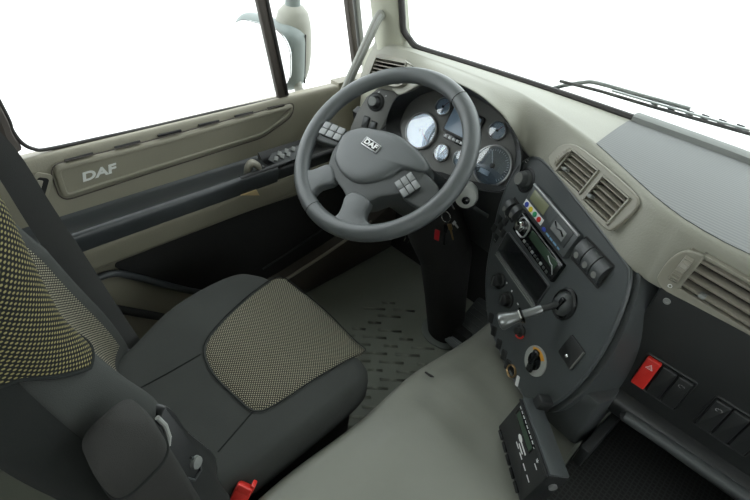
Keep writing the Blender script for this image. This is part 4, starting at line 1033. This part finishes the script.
# ------------------------------------------------------------------ honeycomb mat at the passenger side
HM = [tuple(at(*p, z=.40)[:2]) for p in ((575, 470), (600, 440), (625, 405), (700, 420), (900, 560), (800, 700), (600, 600))]
hx = thing('storage_bin', 'black storage bin with honeycomb rubber liner below the passenger panel', 'storage bin', (.3, -.1, 0))
part('bin_floor', prism([(.058, -.50), (.058, .06), (.10, .36), (.95, .36), (.95, -.50)], .40, .436, .006), 'honeycomb', hx)
part('bin_wall', box(.02, .36, .10, .006, c=(.072, .16, .44), rot=Mx.Rotation(R(-4), 4, 'Z')), 'black', hx)

# ------------------------------------------------------------------ outside: mirror and wiper
mr = thing('side_mirror', 'grey truck side mirror outside the driver window', 'mirror', (-1.32, .30, .66))
MF = Fr(at(256, 50, x=-1.43), (.30, -.95, 0))
x0, x1 = MF.loc((229, 40))[0], MF.loc((290, 60))[0]; y0_, y1_ = MF.loc((255, 84))[1], MF.loc((245, 20))[1]
mw, mh, mcx, mcy = x1-x0, y1_-y0_, (x0+x1)/2, (y0_+y1_)/2
part('housing', box(mw+.014, mh+.016, .12, .055, c=(mcx, mcy, -.066), seg=6), 'mirror_body', mr, MF.M())
b = lathe([(0, -1), (.5, -.94), (.78, -.8), (.93, -.55), (1, -.2), (1, .2), (.93, .55), (.78, .8), (.5, .94), (0, 1)], 32)
part('housing_back', xf(b, Mx.Translation((mcx+mw/2-.062, mcy+.03, -.105)) @ Mx.Rotation(R(-90), 4, 'X') @ Mx.Diagonal((.066, .066, mh/2+.035, 1))), 'mirror_back', mr, MF.M(), 60)
part('mirror_post', tube([MF.w(mcx+mw/2-.06, mcy+.02, -.10), MF.w(mcx+mw/2-.06, mcy+mh/2+.45, -.10)], .026, 14), 'mirror_body', mr)
part('housing_joint', tube([MF.w(mcx+mw/2+.004, y, -.085) for y in (mcy-mh*.40, mcy, mcy+mh*.4)], .003, 6), 'gasket', mr)
part('mirror_glass', prism(rrect(mw, mh, .085, 8, c=(mcx, mcy)), -.010, -.003), 'chrome', mr, MF.M())
part('glass_rim', tube([V((x, y, -.004)) for x, y in rrect(mw, mh, .085, 8, c=(mcx, mcy))], .0014, 6, True), 'gasket', mr, MF.M())
part('mirror_arm', tube([at(296, 78, x=-1.33), at(299, 90, x=-1.30), at(308, 100, x=-1.22), V((-1.14, .38, .68))], .016, 10), 'mirror_back', mr)
wp_ = thing('windscreen_wiper', 'black windscreen wiper resting above the lower edge of the windscreen', 'wiper', at(560, 92, y=.62))
def gp(u, v, o=.025):                        # point just outside the windscreen plane
    p = at(u, v, y=.50)
    for _ in range(6):
        yy = wind(p.x).y - .33*(p.z-wind(p.x).z) + .012 + o; p = at(u, v, y=yy)
    return p
part('wiper_blade', tube([gp(560, 81), gp(600, 91), gp(650, 106), gp(700, 120), gp(750, 134), gp(800, 148)], .004, 8), 'gasket', wp_)
part('blade_spine', tube([gp(612, 90.5, .03), gp(650, 101.5, .03), gp(700, 116, .03), gp(750, 130.5, .03)], .0028, 8), 'silver', wp_)
clip = mesh_of('blade_clip', box(.016, .004, .010, .001), 'gasket')
for u, v in ((655, 103), (672, 108), (690, 113), (705, 117), (722, 122), (740, 127)): part('blade_clip', clip, None, wp_, Mx.Translation(gp(u, v, .034)))
part('wiper_arm', tube(catmull([gp(540, 92.5, .03), gp(560, 86.5, .04), gp(583, 82.5, .05), gp(597, 83, .055), gp(640, 95, .055), gp(690, 109, .05)], 4), .005, 8), 'fold_grey', wp_)
